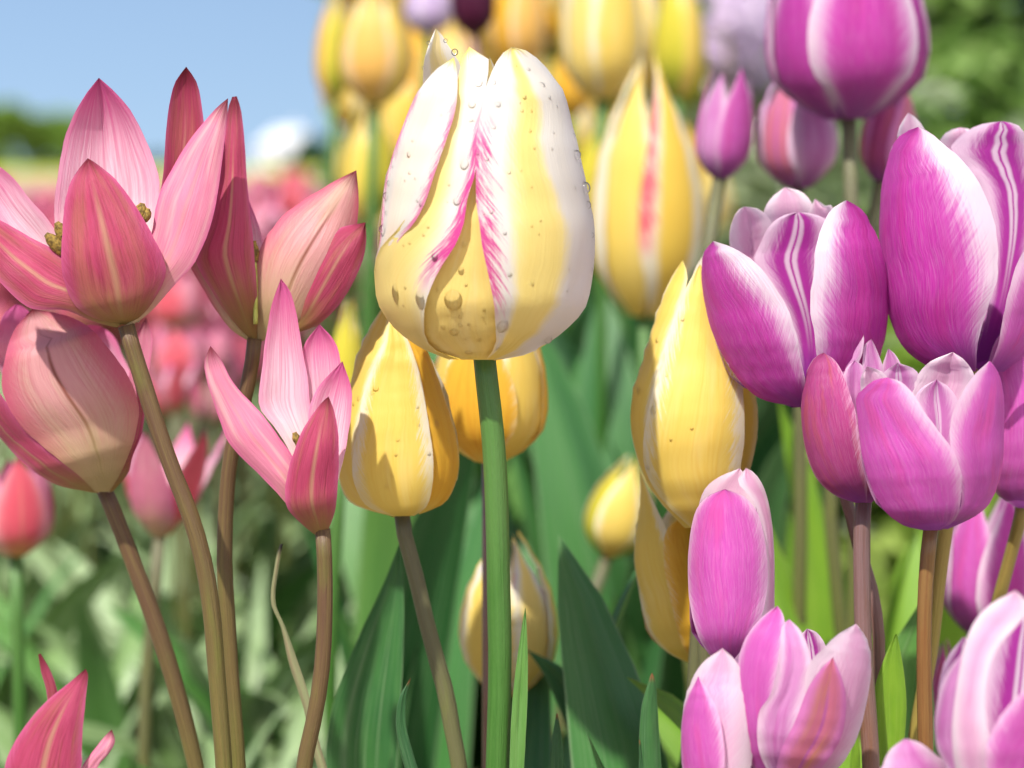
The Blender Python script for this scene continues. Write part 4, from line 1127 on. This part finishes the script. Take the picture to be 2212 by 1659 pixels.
bgy((40, 440), (50, -60), 170, 1.6, 'closed', ['yellow_green', 'yellow_peach'], 'blurred dull yellow tulip at the edge of the yellow bed')
for i in range(44):
    d = random.uniform(1.7, 2.5)
    px = random.uniform(735, 1500)
    z = random.uniform(0.38, 0.60)
    k = KPX * d / FOC
    gen_tulip(Vector(((px - 1106) * k, d, z)), Vector((random.uniform(-.1, .1), random.uniform(-.1, .1), 1)), random.uniform(.085, .11), .036, 'closed', random.choice([['yellow'], ['yellow_deep', 'yellow'], ['yellow_green'], ['yellow', 'white_yellow']]),
              'stem_green', 'blurred yellow tulip far back in the yellow bed', 'yellow tulips at the back of the bed', leaves=rl(3, ['up', 'up', 'lean'], .28, .42) if px > 900 else [('up', random.uniform(-.7, .7), .34)], leafmat=random.choice(['leaf_dark', 'leaf_mid']), yaw=random.random())
for i in range(46):
    d = random.uniform(1.1, 1.9)
    px = random.uniform(728, 1510)
    k = KPX * d / FOC
    e = thing('tulip_plant', 'blurred flowerless tulip plant of upright dark green leaves in the yellow bed', 'plant', ((px - 1106) * k, d, 0), 'flowerless tulip plants in the yellow bed')
    for (lk, ly, lh) in (rl(4, ['up', 'up', 'lean'], .22, .40) if px > 860 else [('up', random.uniform(-.7, .7), random.uniform(.25, .36)) for _ in range(3)]):
        put('leaf', leaf_mesh(lk, random.choice(['leaf_dark', 'leaf_mid', 'leaf_mid'])), e, Vector((0, 0, 0)), Matrix.Rotation(ly, 3, 'Z'), (lh, lh, lh))
# ------------------------------------------------------------------ purple and white tulips
CUP = [0.25, 0.66, 0.86, 0.96, 1.0, 1.0, 0.97, 0.92, 0.84, 0.74]
U_ = Bloom(Rx, (425, 1758), (370, 880), 395, FOC + 0.03, 'purple tulip with broad white margins and a white striped petal inside, nearest the yellow tulips', prof=CUP)
U_.cup([(400, 1758), (250, 1718), (135, 1605), (50, 1450), (0, 1300), (-16, 1180), (-4, 1090), (35, 1041)],
       [(440, 1758), (436, 1660), (415, 1560), (395, 1450), (360, 1342), (310, 1252), (260, 1182), (190, 1112), (110, 1066), (35, 1041)], 'purple_white_right', 1, 8, 0.1, 0, rip=0.02, curl=-0.06)
U_.cup([(430, 1758), (480, 1580), (470, 1450), (453, 1310), (470, 1180), (476, 1080), (500, 990), (545, 905), (610, 864)],
       [(480, 1758), (610, 1712), (730, 1580), (776, 1420), (780, 1250), (757, 1120), (722, 1000), (680, 912), (610, 864)], 'purple_white_left', 1, 4, 0, 0.12, rip=0.02, curl=-0.06)
U_.cup([(430, 1720), (390, 1500), (330, 1330), (260, 1220), (210, 1130), (235, 1060), (275, 980), (330, 934), (400, 916)], [(480, 1720), (520, 1450), (520, 1250), (530, 1100), (540, 1000), (522, 948), (462, 924), (400, 916)],
       'purple', -0.45, 0, inn=True)
U_.cup([(420, 1600), (330, 1300), (262, 1050), (254, 910), (290, 850), (345, 808)], [(460, 1600), (480, 1300), (480, 1050), (466, 890), (422, 832), (345, 808)], 'white_orchid', -1, 0)
U_.cup([(400, 1600), (200, 1300), (110, 1080), (106, 1000), (138, 912), (170, 892)], [(430, 1600), (330, 1300), (290, 1080), (284, 956), (232, 904), (170, 892)], 'white_orchid', -0.8, 0, fold=0.25)
U_.cup([(440, 1600), (440, 1200), (442, 930), (474, 858)], [(480, 1600), (560, 1200), (566, 950), (545, 886), (520, 890), (500, 876), (474, 858)], 'white_orchid', -0.9, 0)
U_.build(24).backs('purple', 0.8)
U_.stem([(430, 1740), (455, 1820), (520, 1960), (610, 2160), (665, 2370), (722, 2560), (748, 2740), (750, 2880), (738, 3060), (722, 3318)], 27, 'stem_brown', dback=0.0)

V_ = Bloom(Rx, (1150, 1605), (1110, 530), 365, FOC + 0.035, 'tall deep purple tulip with a wide feathered white margin on its front petal', prof=CUP)
V_.cup([(1130, 1606), (1040, 1600), (945, 1566), (852, 1482), (792, 1330), (757, 1100), (752, 980), (765, 800), (800, 652), (850, 580), (920, 548)],
       [(1170, 1604), (1175, 1500), (1212, 1350), (1256, 1222), (1266, 1100), (1245, 950), (1200, 820), (1120, 702), (1040, 632), (970, 572), (920, 548)], 'purple_white_right', 1, 8, 0.1, 0, rip=0.015, curl=-0.05)
V_.cup([(1160, 1590), (1235, 1250), (1240, 1060), (1220, 900), (1180, 780), (1110, 702), (1058, 640), (1100, 590), (1180, 540), (1280, 524)],
       [(1240, 1580), (1350, 1250), (1420, 1000), (1436, 800), (1404, 622), (1350, 540), (1280, 524)], 'purple', -0.5, 0, inn=True)
V_.cup([(1220, 1606), (1262, 1500), (1300, 1300), (1342, 1150), (1380, 1080), (1440, 1020)], [(1290, 1606), (1420, 1480), (1490, 1300), (1506, 1160), (1480, 1060), (1440, 1020)], 'orchid_white_left', 1, 6, 0, 0.1)
V_.cup([(1050, 1500), (860, 1000), (828, 650), (834, 560), (876, 486)], [(1100, 1500), (1000, 1000), (980, 650), (938, 542), (902, 502), (876, 486)], 'white_orchid', -0.9, 0)
V_.cup([(1100, 1500), (1000, 900), (990, 660), (1046, 568), (1100, 551)], [(1200, 1500), (1260, 900), (1220, 650), (1150, 562), (1100, 551)], 'white_orchid', -1, 0)
V_.build(24).backs('purple', 0.8)
V_.stem([(1148, 1590), (1120, 1800), (1075, 2100), (1040, 2270), (1028, 2360), (1008, 2500), (988, 2700), (968, 2850), (930, 3050), (888, 3318)], 31, 'stem_olive', dback=0.01, r2=34)

W_ = Bloom(Rx, (685, 2175), (620, 1520), 225, FOC + 0.012, 'small wine purple tulip with crumpled frilled inner petals, squeezed between bigger blooms', prof=CUP)
W_.cup([(650, 2172), (565, 2138), (482, 2055), (432, 1925), (415, 1800), (420, 1700), (440, 1610), (475, 1545), (510, 1523)],
       [(700, 2170), (696, 2080), (676, 1950), (662, 1850), (645, 1762), (620, 1682), (590, 1602), (552, 1548), (510, 1523)], 'wine_orchid', 1, 6, 0.15, 0, rip=0.02)
W_.cup([(690, 2172), (690, 2000), (690, 1850), (700, 1720), (740, 1640)], [(720, 2170), (820, 2060), (850, 1900), (830, 1740), (740, 1640)], 'wine_orchid', 1, 0, 0, 0.1)
W_.free([(600, 2000), (560, 1700), (556, 1560), (580, 1472), (620, 1408), (652, 1388)], [(660, 2000), (640, 1700), (655, 1590), (680, 1520), (684, 1445), (652, 1388)], 'pale_orchid', D=(-40, -10, 10, 10, 5), cup=0.3, fold=0.5, rip=0.1)
W_.free([(660, 2000), (660, 1700), (680, 1560), (688, 1490), (718, 1464)], [(740, 2000), (770, 1700), (772, 1600), (745, 1520), (718, 1464)], 'pale_orchid', D=(-40, -25, -8, -5), cup=0.2, fold=0.4, rip=0.16)
W_.free([(700, 2000), (740, 1700), (765, 1580), (790, 1505)], [(780, 2000), (840, 1700), (846, 1580), (820, 1530), (790, 1505)], 'pale_orchid', D=(-40, -30, -25), cup=0.3, fold=0.3, rip=0.14)
W_.free([(620, 2000), (600, 1760), (596, 1650), (610, 1590), (645, 1556)], [(680, 2000), (690, 1760), (696, 1650), (680, 1580), (645, 1556)], 'pale_orchid', D=(-30, 0, 22, 22), cup=0.3, fold=0.45, rip=0.16)
W_.free([(640, 2000), (630, 1800), (600, 1680), (590, 1620), (612, 1585)], [(690, 2000), (680, 1800), (670, 1700), (655, 1630), (612, 1585)], 'white_orchid', D=(-30, 5, 12, 8), cup=0.3, fold=0.3, rip=0.2)
W_.free([(680, 2000), (690, 1780), (720, 1660), (740, 1600)], [(760, 2000), (800, 1780), (800, 1680), (740, 1600)], 'pale_orchid', D=(-30, 0, 10), cup=0.3, fold=0.4, rip=0.15)
W_.build().backs('wine_orchid', 0.7)
W_.stem([(684, 2160), (678, 2220), (676, 2350), (677, 2500), (680, 2700), (690, 2900), (704, 3100), (716, 3318)], 37, 'stem_brown', r2=40)

X_ = Bloom(Rx, (985, 2290), (965, 1570), 318, FOC - 0.012, 'broad orchid purple tulip with rounded front petal and pale inside, in front of its neighbours', prof=CUP)
X_.cup([(940, 2290), (850, 2264), (762, 2172), (710, 2050), (680, 1930), (664, 1800), (658, 1710), (690, 1680), (740, 1640), (790, 1630)],
       [(1010, 2290), (1082, 2242), (1106, 2130), (1106, 2050), (1080, 1962), (1030, 1890), (962, 1800), (905, 1710), (850, 1652), (790, 1630)], 'orchid_white_right', 1, 10, 0.08, 0, rip=0.012, curl=-0.05)
X_.cup([(1000, 2290), (1100, 2200), (1100, 2080), (1075, 1980), (1056, 1880), (1070, 1790), (1110, 1700), (1160, 1622), (1228, 1558)],
       [(1060, 2280), (1152, 2234), (1230, 2162), (1270, 2050), (1286, 1900), (1291, 1760), (1285, 1680), (1262, 1602), (1228, 1558)], 'orchid_white_left', 1, 3, 0, 0.1, rip=0.02, curl=-0.06)
X_.cup([(970, 2200), (905, 1900), (880, 1700), (905, 1640), (965, 1566), (1070, 1520)], [(1060, 2200), (1120, 1900), (1160, 1720), (1168, 1640), (1125, 1560), (1070, 1520)], 'white_orchid', -0.9, 0, fold=0.25)
X_.cup([(980, 2200), (930, 1900), (900, 1740), (930, 1680), (1000, 1638)], [(1060, 2200), (1090, 1900), (1102, 1760), (1060, 1680), (1000, 1638)], 'pale_orchid', -0.3, 0, fold=0.3, inn=True)
X_.cup([(930, 2200), (760, 1900), (735, 1700), (770, 1610), (832, 1566)], [(990, 2200), (930, 1900), (940, 1680), (910, 1600), (832, 1566)], 'pale_orchid', -0.9, 0, inn=True)
X_.cup([(860, 2200), (720, 1900), (680, 1740), (672, 1630), (700, 1582)], [(920, 2200), (850, 1900), (830, 1720), (770, 1610), (700, 1582)], 'white_orchid', -0.45, 0, inn=True)
X_.build(24).backs('orchid', 0.8)
X_.stem([(975, 2275), (968, 2340), (958, 2430), (950, 2560), (945, 2750), (946, 2950), (950, 3150), (952, 3318)], 33, 'stem_amber', r2=36)

Yy = Bloom(Rx, (1375, 2195), (1400, 1340), 240, FOC + 0.05, 'magenta purple tulip with a pointed smooth petal, next to the broad orchid one', prof=CUP)
Yy.cup([(1350, 2194), (1300, 2164), (1252, 2122), (1245, 2000), (1250, 1850), (1250, 1700), (1235, 1600), (1262, 1490), (1310, 1410), (1372, 1352)],
       [(1385, 2196), (1440, 2150), (1490, 2000), (1510, 1800), (1500, 1600), (1440, 1420), (1372, 1352)], 'orchid', 1, 4, 0.1, 0.1, fold=0.05)
Yy.cup([(1380, 2194), (1420, 2100), (1450, 1900), (1460, 1650), (1500, 1480)], [(1410, 2190), (1560, 2050), (1590, 1850), (1570, 1620), (1500, 1480)], 'purple', 1, -4, 0, 0.1)
Yy.build().backs('purple', 0.85)
Yy.stem([(1370, 2182), (1362, 2230), (1342, 2310), (1310, 2430), (1275, 2560), (1245, 2680), (1225, 2850), (1215, 3050), (1212, 3318)], 29, 'stem_olive', dback=0.03)

Z_ = Bloom(Rx, (110, 2890), (115, 2025), 188, FOC + 0.005, 'upright orchid purple tulip with a long smooth front petal, above the ruffled one', prof=CUP)
Z_.cup([(90, 2888), (10, 2810), (-50, 2650), (-72, 2480), (-62, 2320), (-30, 2200), (20, 2140), (85, 2112)], [(145, 2888), (205, 2760), (250, 2640), (269, 2520), (268, 2420), (254, 2310), (220, 2205), (165, 2142), (85, 2112)], 'orchid', 1, 8, 0.1, 0)
Z_.cup([(160, 2870), (230, 2700), (262, 2500), (250, 2300), (200, 2150), (140, 2080), (176, 2020)], [(190, 2860), (290, 2700), (299, 2560), (296, 2400), (284, 2250), (250, 2110), (210, 2042), (176, 2020)], 'white_orchid', 1, -4, 0, 0.1, rip=0.04)
Z_.cup([(100, 2800), (-30, 2500), (-30, 2200), (0, 2110), (60, 2060), (150, 2022)], [(160, 2800), (200, 2500), (220, 2200), (200, 2090), (150, 2022)], 'white_orchid', -0.8, 0)
Z_.build().backs('orchid', 0.85)
Z_.stem([(122, 2878), (124, 2960), (130, 3150), (136, 3318)], 34, 'stem_brown')

AA = Bloom(Rx, (350, 3420), (430, 2640), 300, FOC - 0.03, 'ruffled pale orchid tulip with an orange tinged front petal', prof=CUP)
AA.cup([(320, 3415), (220, 3318), (178, 3120), (158, 2930), (176, 2810), (230, 2700), (280, 2640), (312, 2616)], [(340, 3415), (300, 3250), (290, 3050), (320, 2850), (345, 2720), (335, 2650), (312, 2616)], 'orchid', 1, 2, 0.12, 0, rip=0.04)
AA.cup([(320, 3415), (235, 3250), (232, 3080), (286, 2990), (322, 2800), (332, 2700), (362, 2674)], [(360, 3415), (400, 3150), (440, 2960), (456, 2850), (432, 2762), (402, 2710), (362, 2674)], 'pale_orchid', 1, 8, 0, 0, fold=0.12, rip=0.05, curl=0.15)
AA.cup([(330, 3415), (310, 3300), (390, 3110), (446, 2970), (505, 2884), (552, 2838)], [(420, 3415), (530, 3280), (585, 3190), (608, 3080), (600, 2960), (552, 2838)], 'tanned_orchid', 1, 16, 0, 0, fold=0.1)
AA.cup([(400, 3415), (430, 3150), (432, 2950), (445, 2870), (520, 2790), (570, 2742), (652, 2694)], [(450, 3415), (560, 3318), (650, 3170), (706, 2980), (716, 2860), (692, 2752), (652, 2694)], 'white_orchid', 1, 4, 0, 0.15, rip=0.05, curl=0.2)
AA.cup([(340, 3300), (380, 2900), (400, 2760), (440, 2715)], [(420, 3300), (540, 2950), (520, 2790), (480, 2730), (440, 2715)], 'purple', -0.6, 0)
AA.cup([(400, 3300), (520, 2950), (560, 2800), (590, 2760)], [(480, 3300), (690, 2950), (690, 2820), (590, 2760)], 'orchid', -0.6, 0)
AA.build().backs('orchid', 0.8)
AA.stem([(352, 3405), (356, 3500), (362, 3600)], 36, 'stem_brown')

AB = Bloom(Rx, (60, 3520), (80, 2800), 150, FOC - 0.035, 'narrow purple tulip bud with a rolled white petal edge, beneath the upright one', prof=CUP)
AB.cup([(20, 3518), (-70, 3400), (-100, 3200), (-80, 3000), (-10, 2870), (75, 2798)], [(90, 3518), (160, 3400), (194, 3250), (192, 3080), (166, 2950), (122, 2850), (75, 2798)], 'white_orchid', 1, 2, 0.12, 0.12, fold=0.1)
AB.cup([(10, 3518), (-80, 3380), (-104, 3200), (-90, 3060), (-30, 2920)], [(70, 3518), (80, 3380), (84, 3240), (50, 3060), (-30, 2920)], 'orchid', 1, 9, 0.1, 0, curl=0.1)
AB.build().backs('orchid', 0.85)
AB.stem([(60, 3505), (62, 3600), (66, 3700)], 34, 'stem_brown')

AC = Bloom(Rx, (1270, 3560), (1310, 2560), 300, FOC - 0.085, 'open pale purple tulip with a thick rolled rim and dark throat, low beside brown stems', prof=CUP)
AC.cup([(1230, 3555), (1120, 3400), (1086, 3200), (1104, 2980), (1150, 2760), (1222, 2632), (1340, 2548)], [(1270, 3555), (1250, 3300), (1212, 3100), (1214, 2950), (1262, 2800), (1350, 2700), (1400, 2620), (1340, 2548)], 'white_orchid', 1, 6, 0.1, 0, curl=-0.1)
AC.cup([(1250, 3555), (1215, 3330), (1216, 3210), (1292, 3070), (1380, 2980), (1460, 2920)], [(1310, 3555), (1440, 3400), (1540, 3200), (1560, 3050), (1460, 2920)], 'orchid', 1, 14, 0, 0.1)
AC.cup([(1210, 3550), (1060, 3330), (1000, 3200), (1006, 3060), (1052, 2910), (1122, 2800)], [(1240, 3550), (1130, 3300), (1110, 3100), (1120, 2950), (1122, 2800)], 'pale_orchid', 1, -4, 0.1, 0)
AC.cup([(1230, 3500), (1190, 3100), (1230, 2800), (1300, 2680), (1380, 2620)], [(1340, 3500), (1480, 3100), (1500, 2850), (1460, 2680), (1380, 2620)], 'purple', -0.55, 0)
AC.cup([(1280, 3500), (1300, 3100), (1360, 2850), (1450, 2700)], [(1360, 3500), (1540, 3150), (1560, 2900), (1450, 2700)], 'purple', -0.8, 0)
AC.build().backs('purple', 0.8)
AC.stem([(1270, 3545), (1272, 3650), (1276, 3760)], 34, 'stem_brown')

AD = Bloom(Rx, (930, 3760), (890, 3190), 190, FOC - 0.07, 'pinkish white rimmed tulip tip peeping up between the brown stems', prof=CUP)
AD.cup([(910, 3758), (800, 3640), (760, 3480), (772, 3330), (805, 3240), (862, 3188)], [(950, 3758), (1040, 3640), (1080, 3480), (1060, 3330), (985, 3262), (920, 3208), (862, 3188)], 'pale_orchid', 1, 2, 0.1, 0.1)
AD.build().backs('orchid', 0.85)
AD.stem([(930, 3745), (932, 3820), (936, 3900)], 30, 'stem_brown')

# leaves among the stems
W_.free([(770, 3560), (742, 3330), (734, 3150), (733, 2965), (760, 2880), (790, 2800), (822, 2738)], [(800, 3560), (840, 3330), (864, 3150), (868, 3000), (850, 2850), (828, 2738)], 'leaf_bright', cup=0.25, fold=0.25, name='leaf', d=FOC + 0.02)
X_.free([(860, 3560), (800, 3330), (760, 3050), (770, 2850), (850, 2720), (930, 2600)], [(990, 3560), (1000, 3330), (990, 3050), (970, 2850), (955, 2720), (932, 2598)], 'leaf_mid', cup=0.2, fold=0.3, name='leaf', d=FOC + 0.09)
W_.free([(640, 3560), (622, 3400), (630, 3250), (652, 3150)], [(700, 3560), (672, 3400), (668, 3250), (656, 3150)], 'leaf_bright', cup=0.3, fold=0.3, name='leaf', d=FOC + 0.035)
V_.free([(880, 3560), (862, 3318), (890, 3050), (912, 2880), (950, 2740)], [(980, 3560), (985, 3318), (985, 3050), (976, 2880), (954, 2740)], 'leaf_mid', cup=0.3, name='leaf', d=FOC + 0.06)
for bl, ya in ((U_, .4), (V_, 2.1), (W_, 1.1), (X_, 3.0), (Yy, 1.7), (Z_, .2), (AA, 2.6), (AB, 0.9), (AC, 1.9), (AD, .1)): bl.low_leaves('leaf_mid', 2, 0.16, 0.02, ya)

# behind them, out of focus
def bgp(b, t, w, d, kind, mats, label, st='stem_bronze', yaw=0.4):
    px_tulip(Rx, b, t, w, d, kind, mats, st, label, leaves=rl(3, ['up', 'lean', 'up'], .22, .34), leafmat='leaf_bright' if b[0] > 100 else 'leaf_dark', yaw=yaw)
bgp((620, 515), (600, -330), 700, 0.93, 'cup', ['purple', 'purple_right'], 'blurred big magenta tulip standing highest over the other purple ones', yaw=-1.45)
bgp((400, 812), (395, 275), 372, 0.98, 'closed', ['pale_orchid', 'tanned_orchid'], 'blurred pink purple bud with an orange flush under the big magenta tulip', yaw=-1.2)
bgp((760, 785), (840, 325), 250, 0.98, 'closed', ['tanned_orchid', 'wine_orchid'], 'blurred narrow orange pink bud beside the tall deep purple tulip', yaw=-1.0)
bgp((62, 770), (120, 290), 250, 0.97, 'cup', ['orchid', 'pale_orchid'], 'blurred leaning pink purple tulip next to the rose flamed yellow one', yaw=-1.2)
bgp((1190, 2745), (1240, 2060), 400, 0.86, 'cup', ['purple', 'orchid'], 'blurred magenta tulip behind the olive stem of the pointed one', yaw=0.9)
bgp((1010, 3180), (1030, 2760), 170, 0.84, 'closed', ['wine_orchid'], 'blurred brownish purple bud between the amber stem and the rolled rim', yaw=0.4)
bgp((10, 2060), (20, 1850), 120, 0.76, 'closed', ['tanned_orchid'], 'small reddish pink bud above the upright orchid tulip', yaw=0.7)
V_.e  # tall bright leaves behind
def bright_leaf(L, R, d, label):
    b = Bloom(Rx, L[0], L[-1], 60, d, label, cat='leaf', group='bright leaves behind the purple tulips')
    b.e.name = 'tulip_leaf'
    o = b.free(L, R, 'leaf_bright', cup=0.3, fold=0.3, name='blade', d=d)
    a = b.c(L[0]); r = b.c(R[0])
    w_ = world((a[0] + r[0]) / 2, a[1], d)
    tube('stalk', [w_ + Vector((0, 0, .01)), Vector((w_.x, w_.y, w_.z * .5)), Vector((w_.x, w_.y, -0.01))], [0.006, 0.006], 'leaf_bright', b.e, 8)
LBL = 'blurred tall bright green leaf behind the purple tulip stems'
bright_leaf([(420, 3300), (400, 2700), (385, 2300), (345, 1980), (312, 1700)], [(570, 3300), (570, 2700), (530, 2300), (440, 1980), (318, 1700)], 1.05, LBL)
bright_leaf([(560, 3300), (560, 2800), (600, 2500), (660, 2280)], [(720, 3300), (720, 2800), (700, 2500), (666, 2280)], 1.12, LBL)
bright_leaf([(380, 3300), (350, 2800), (340, 2500), (372, 2200)], [(470, 3300), (460, 2800), (430, 2500), (378, 2200)], 1.2, LBL)
bright_leaf([(800, 3300), (770, 2700), (850, 2400), (960, 2250)], [(960, 3300), (980, 2700), (1000, 2450), (966, 2250)], 1.15, LBL)
bright_leaf([(1080, 3300), (1060, 2900), (1050, 2700), (1075, 2500)], [(1180, 3300), (1150, 2900), (1120, 2700), (1080, 2500)], 0.95, LBL)
# ------------------------------------------------------------------ shrubs behind the purple and yellow beds
def shrub_leaf_mesh():
    return [(-1, 0, 0), (-.4, -.42, .1), (.35, -.36, .1), (1, 0, -.05), (.35, .36, .1), (-.4, .42, .1), (0, 0, -.04)], [[6, 0, 1], [6, 1, 2], [6, 2, 3], [6, 3, 4], [6, 4, 5], [6, 5, 0]]
SLV, SLF = shrub_leaf_mesh()
def shrub_mat(name, c1, c2, rough):
    m, t = newmat(name)
    n = noise(t, geopos(t), 9.0, 3.0, 0.6); n2 = noise(t, geopos(t), 70.0, 2.0, 0.5)
    c = mixc(t, (n * 0.6 + n2 * 0.5).step(0.38, 0.72), c1, c2)
    finish(t, c, rough, 0.5, 0.5)
    return m
M['shrub_green'] = shrub_mat('green_shrub_leaf', (0.16, 0.30, 0.06), (0.38, 0.54, 0.17), 0.16)
M['shrub_grey'] = shrub_mat('grey_shrub_leaf', (0.24, 0.34, 0.16), (0.52, 0.58, 0.38), 0.22)
M['shrub_lime'] = shrub_mat('lime_shrub_leaf', (0.30, 0.46, 0.07), (0.50, 0.64, 0.18), 0.25)
M['twig'] = plain_mat('twig_bark', (0.24, 0.20, 0.13), (0.14, 0.11, 0.07), 60.0, 0.8)
def shrub(x, y, rx, h, mat, label, n=8000, s=0.023):
    e = thing('shrub', label, 'shrub', (x, y, 0), 'shrubs behind the tulip beds')
    V, F = [], []
    cl = []
    for _ in range(90):
        a = random.random() * 6.28; r = rx * math.sqrt(random.random()) * 0.9
        z = h * random.uniform(0.06, 1.0) * (1 - 0.12 * (r / rx) ** 2)
        cl.append((Vector((r * math.cos(a), r * 0.7 * math.sin(a), z)), random.uniform(0.05, 0.12)))
    for _ in range(n):
        c, r = random.choice(cl)
        v = Vector((random.gauss(0, 1), random.gauss(0, 1), random.gauss(0, 1))).normalized() * r * random.uniform(.5, 1.05)
        p = c + v
        if p.z < 0.01: p.z = 0.01
        q = Matrix.Rotation(random.random() * 6.28, 3, 'Z') @ Matrix.Rotation(random.gauss(0.5, .5), 3, 'X') @ Matrix.Rotation(random.gauss(0.2, .5), 3, 'Y')
        k = s * random.uniform(.6, 1.4); b = len(V)
        for t in SLV: V.append(p + q @ (Vector(t) * k))
        F += [[b + i for i in f] for f in SLF]
    mesh_obj('foliage', V, F, mat, e, smooth=False)
    tr = tube('stem', [Vector((x, y, -0.01)), Vector((x, y + .01, h * .4)), Vector((x + .02, y, h * .8))], [0.012, 0.008, 0.004], 'twig', e, 8)
    for c, r in cl[:10]:
        tube('branch', [Vector((x, y, h * .15)), Vector((x, y, 0)) + Vector((c.x * .5, c.y * .5, c.z * .6)), Vector((x, y, 0)) + c], [0.006, 0.004, 0.002], 'twig', tr, 6, 6)
    return e
SH = [(0.06, 2.9, .25, .80, 'shrub_green', 'green shrub behind the yellow tulip bed where it meets the pink field'), (0.26, 3.1, .34, .95, 'shrub_green', 'tall green shrub in the middle behind the yellow bed'),
      (0.40, 2.75, .30, 1.0, 'shrub_grey', 'grey green shrub where the yellow and purple beds meet'), (0.62, 2.6, .34, 1.12, 'shrub_green', 'dark green shrub behind the big magenta tulip'),
      (0.86, 2.75, .36, 1.15, 'shrub_grey', 'grey leaved shrub at the far side of the purple bed'), (0.50, 2.05, .22, .40, 'shrub_lime', 'low lime green shrub behind the purple stems'),
      (0.76, 2.15, .24, .44, 'shrub_lime', 'low yellow green shrub beside the lime one'), (0.34, 2.2, .18, .45, 'shrub_grey', 'low grey green shrub beside the yellow bed'), (1.02, 2.3, .24, .55, 'shrub_green', 'low green shrub at the outer end of the purple bed'),
      (1.25, 2.9, .36, 1.1, 'shrub_green', 'green shrub beyond the outer end of the purple bed')]
for (x, y, rx, h, m, lb) in SH: shrub(x, y, rx, h, m, lb)
# pale lilac blossom heads on the shrub behind the purple tulips
M['lilac_flower'] = plain_mat('lilac_blossom', (0.66, 0.50, 0.72), (0.76, 0.66, 0.80), 60.0, 0.6, 0.3, pos=True)
def blossom(px, py, d, r):
    p = world(px, py, d)
    e = thing('blossom_head', 'blurred pale lilac blossom head on the shrub behind the purple tulips', 'blossom', (p.x, p.y, 0), 'lilac blossom heads on the shrub')
    V, F = [], []
    for _ in range(130):
        v = Vector((random.gauss(0, 1), random.gauss(0, 1), random.gauss(0, 1))).normalized() * r * random.uniform(.75, 1)
        c = Vector((0, 0, p.z)) + v
        q = v.to_track_quat('Z', 'Y').to_matrix() @ Matrix.Rotation(random.random() * 6, 3, 'Z'); b = len(V)
        V.append(c)
        for i in range(8):
            a = i * .785; k = .011 if i % 2 == 0 else .005
            V.append(c + q @ Vector((k * math.cos(a), k * math.sin(a), .002)))
        F += [[b, b + 1 + i, b + 1 + (i + 1) % 8] for i in range(8)]
    mesh_obj('flower_cluster', V, F, 'lilac_flower', e, smooth=False)
    tube('stem', [p, Vector((p.x, p.y + .01, p.z * .5)), Vector((p.x, p.y, -.01))], [0.003, 0.004], 'twig', e, 8)
for a in ((1572, 30, 2.3, .05), (1612, 105, 2.35, .045), (1560, 120, 2.4, .04), (1640, 25, 2.4, .04)): blossom(*a)
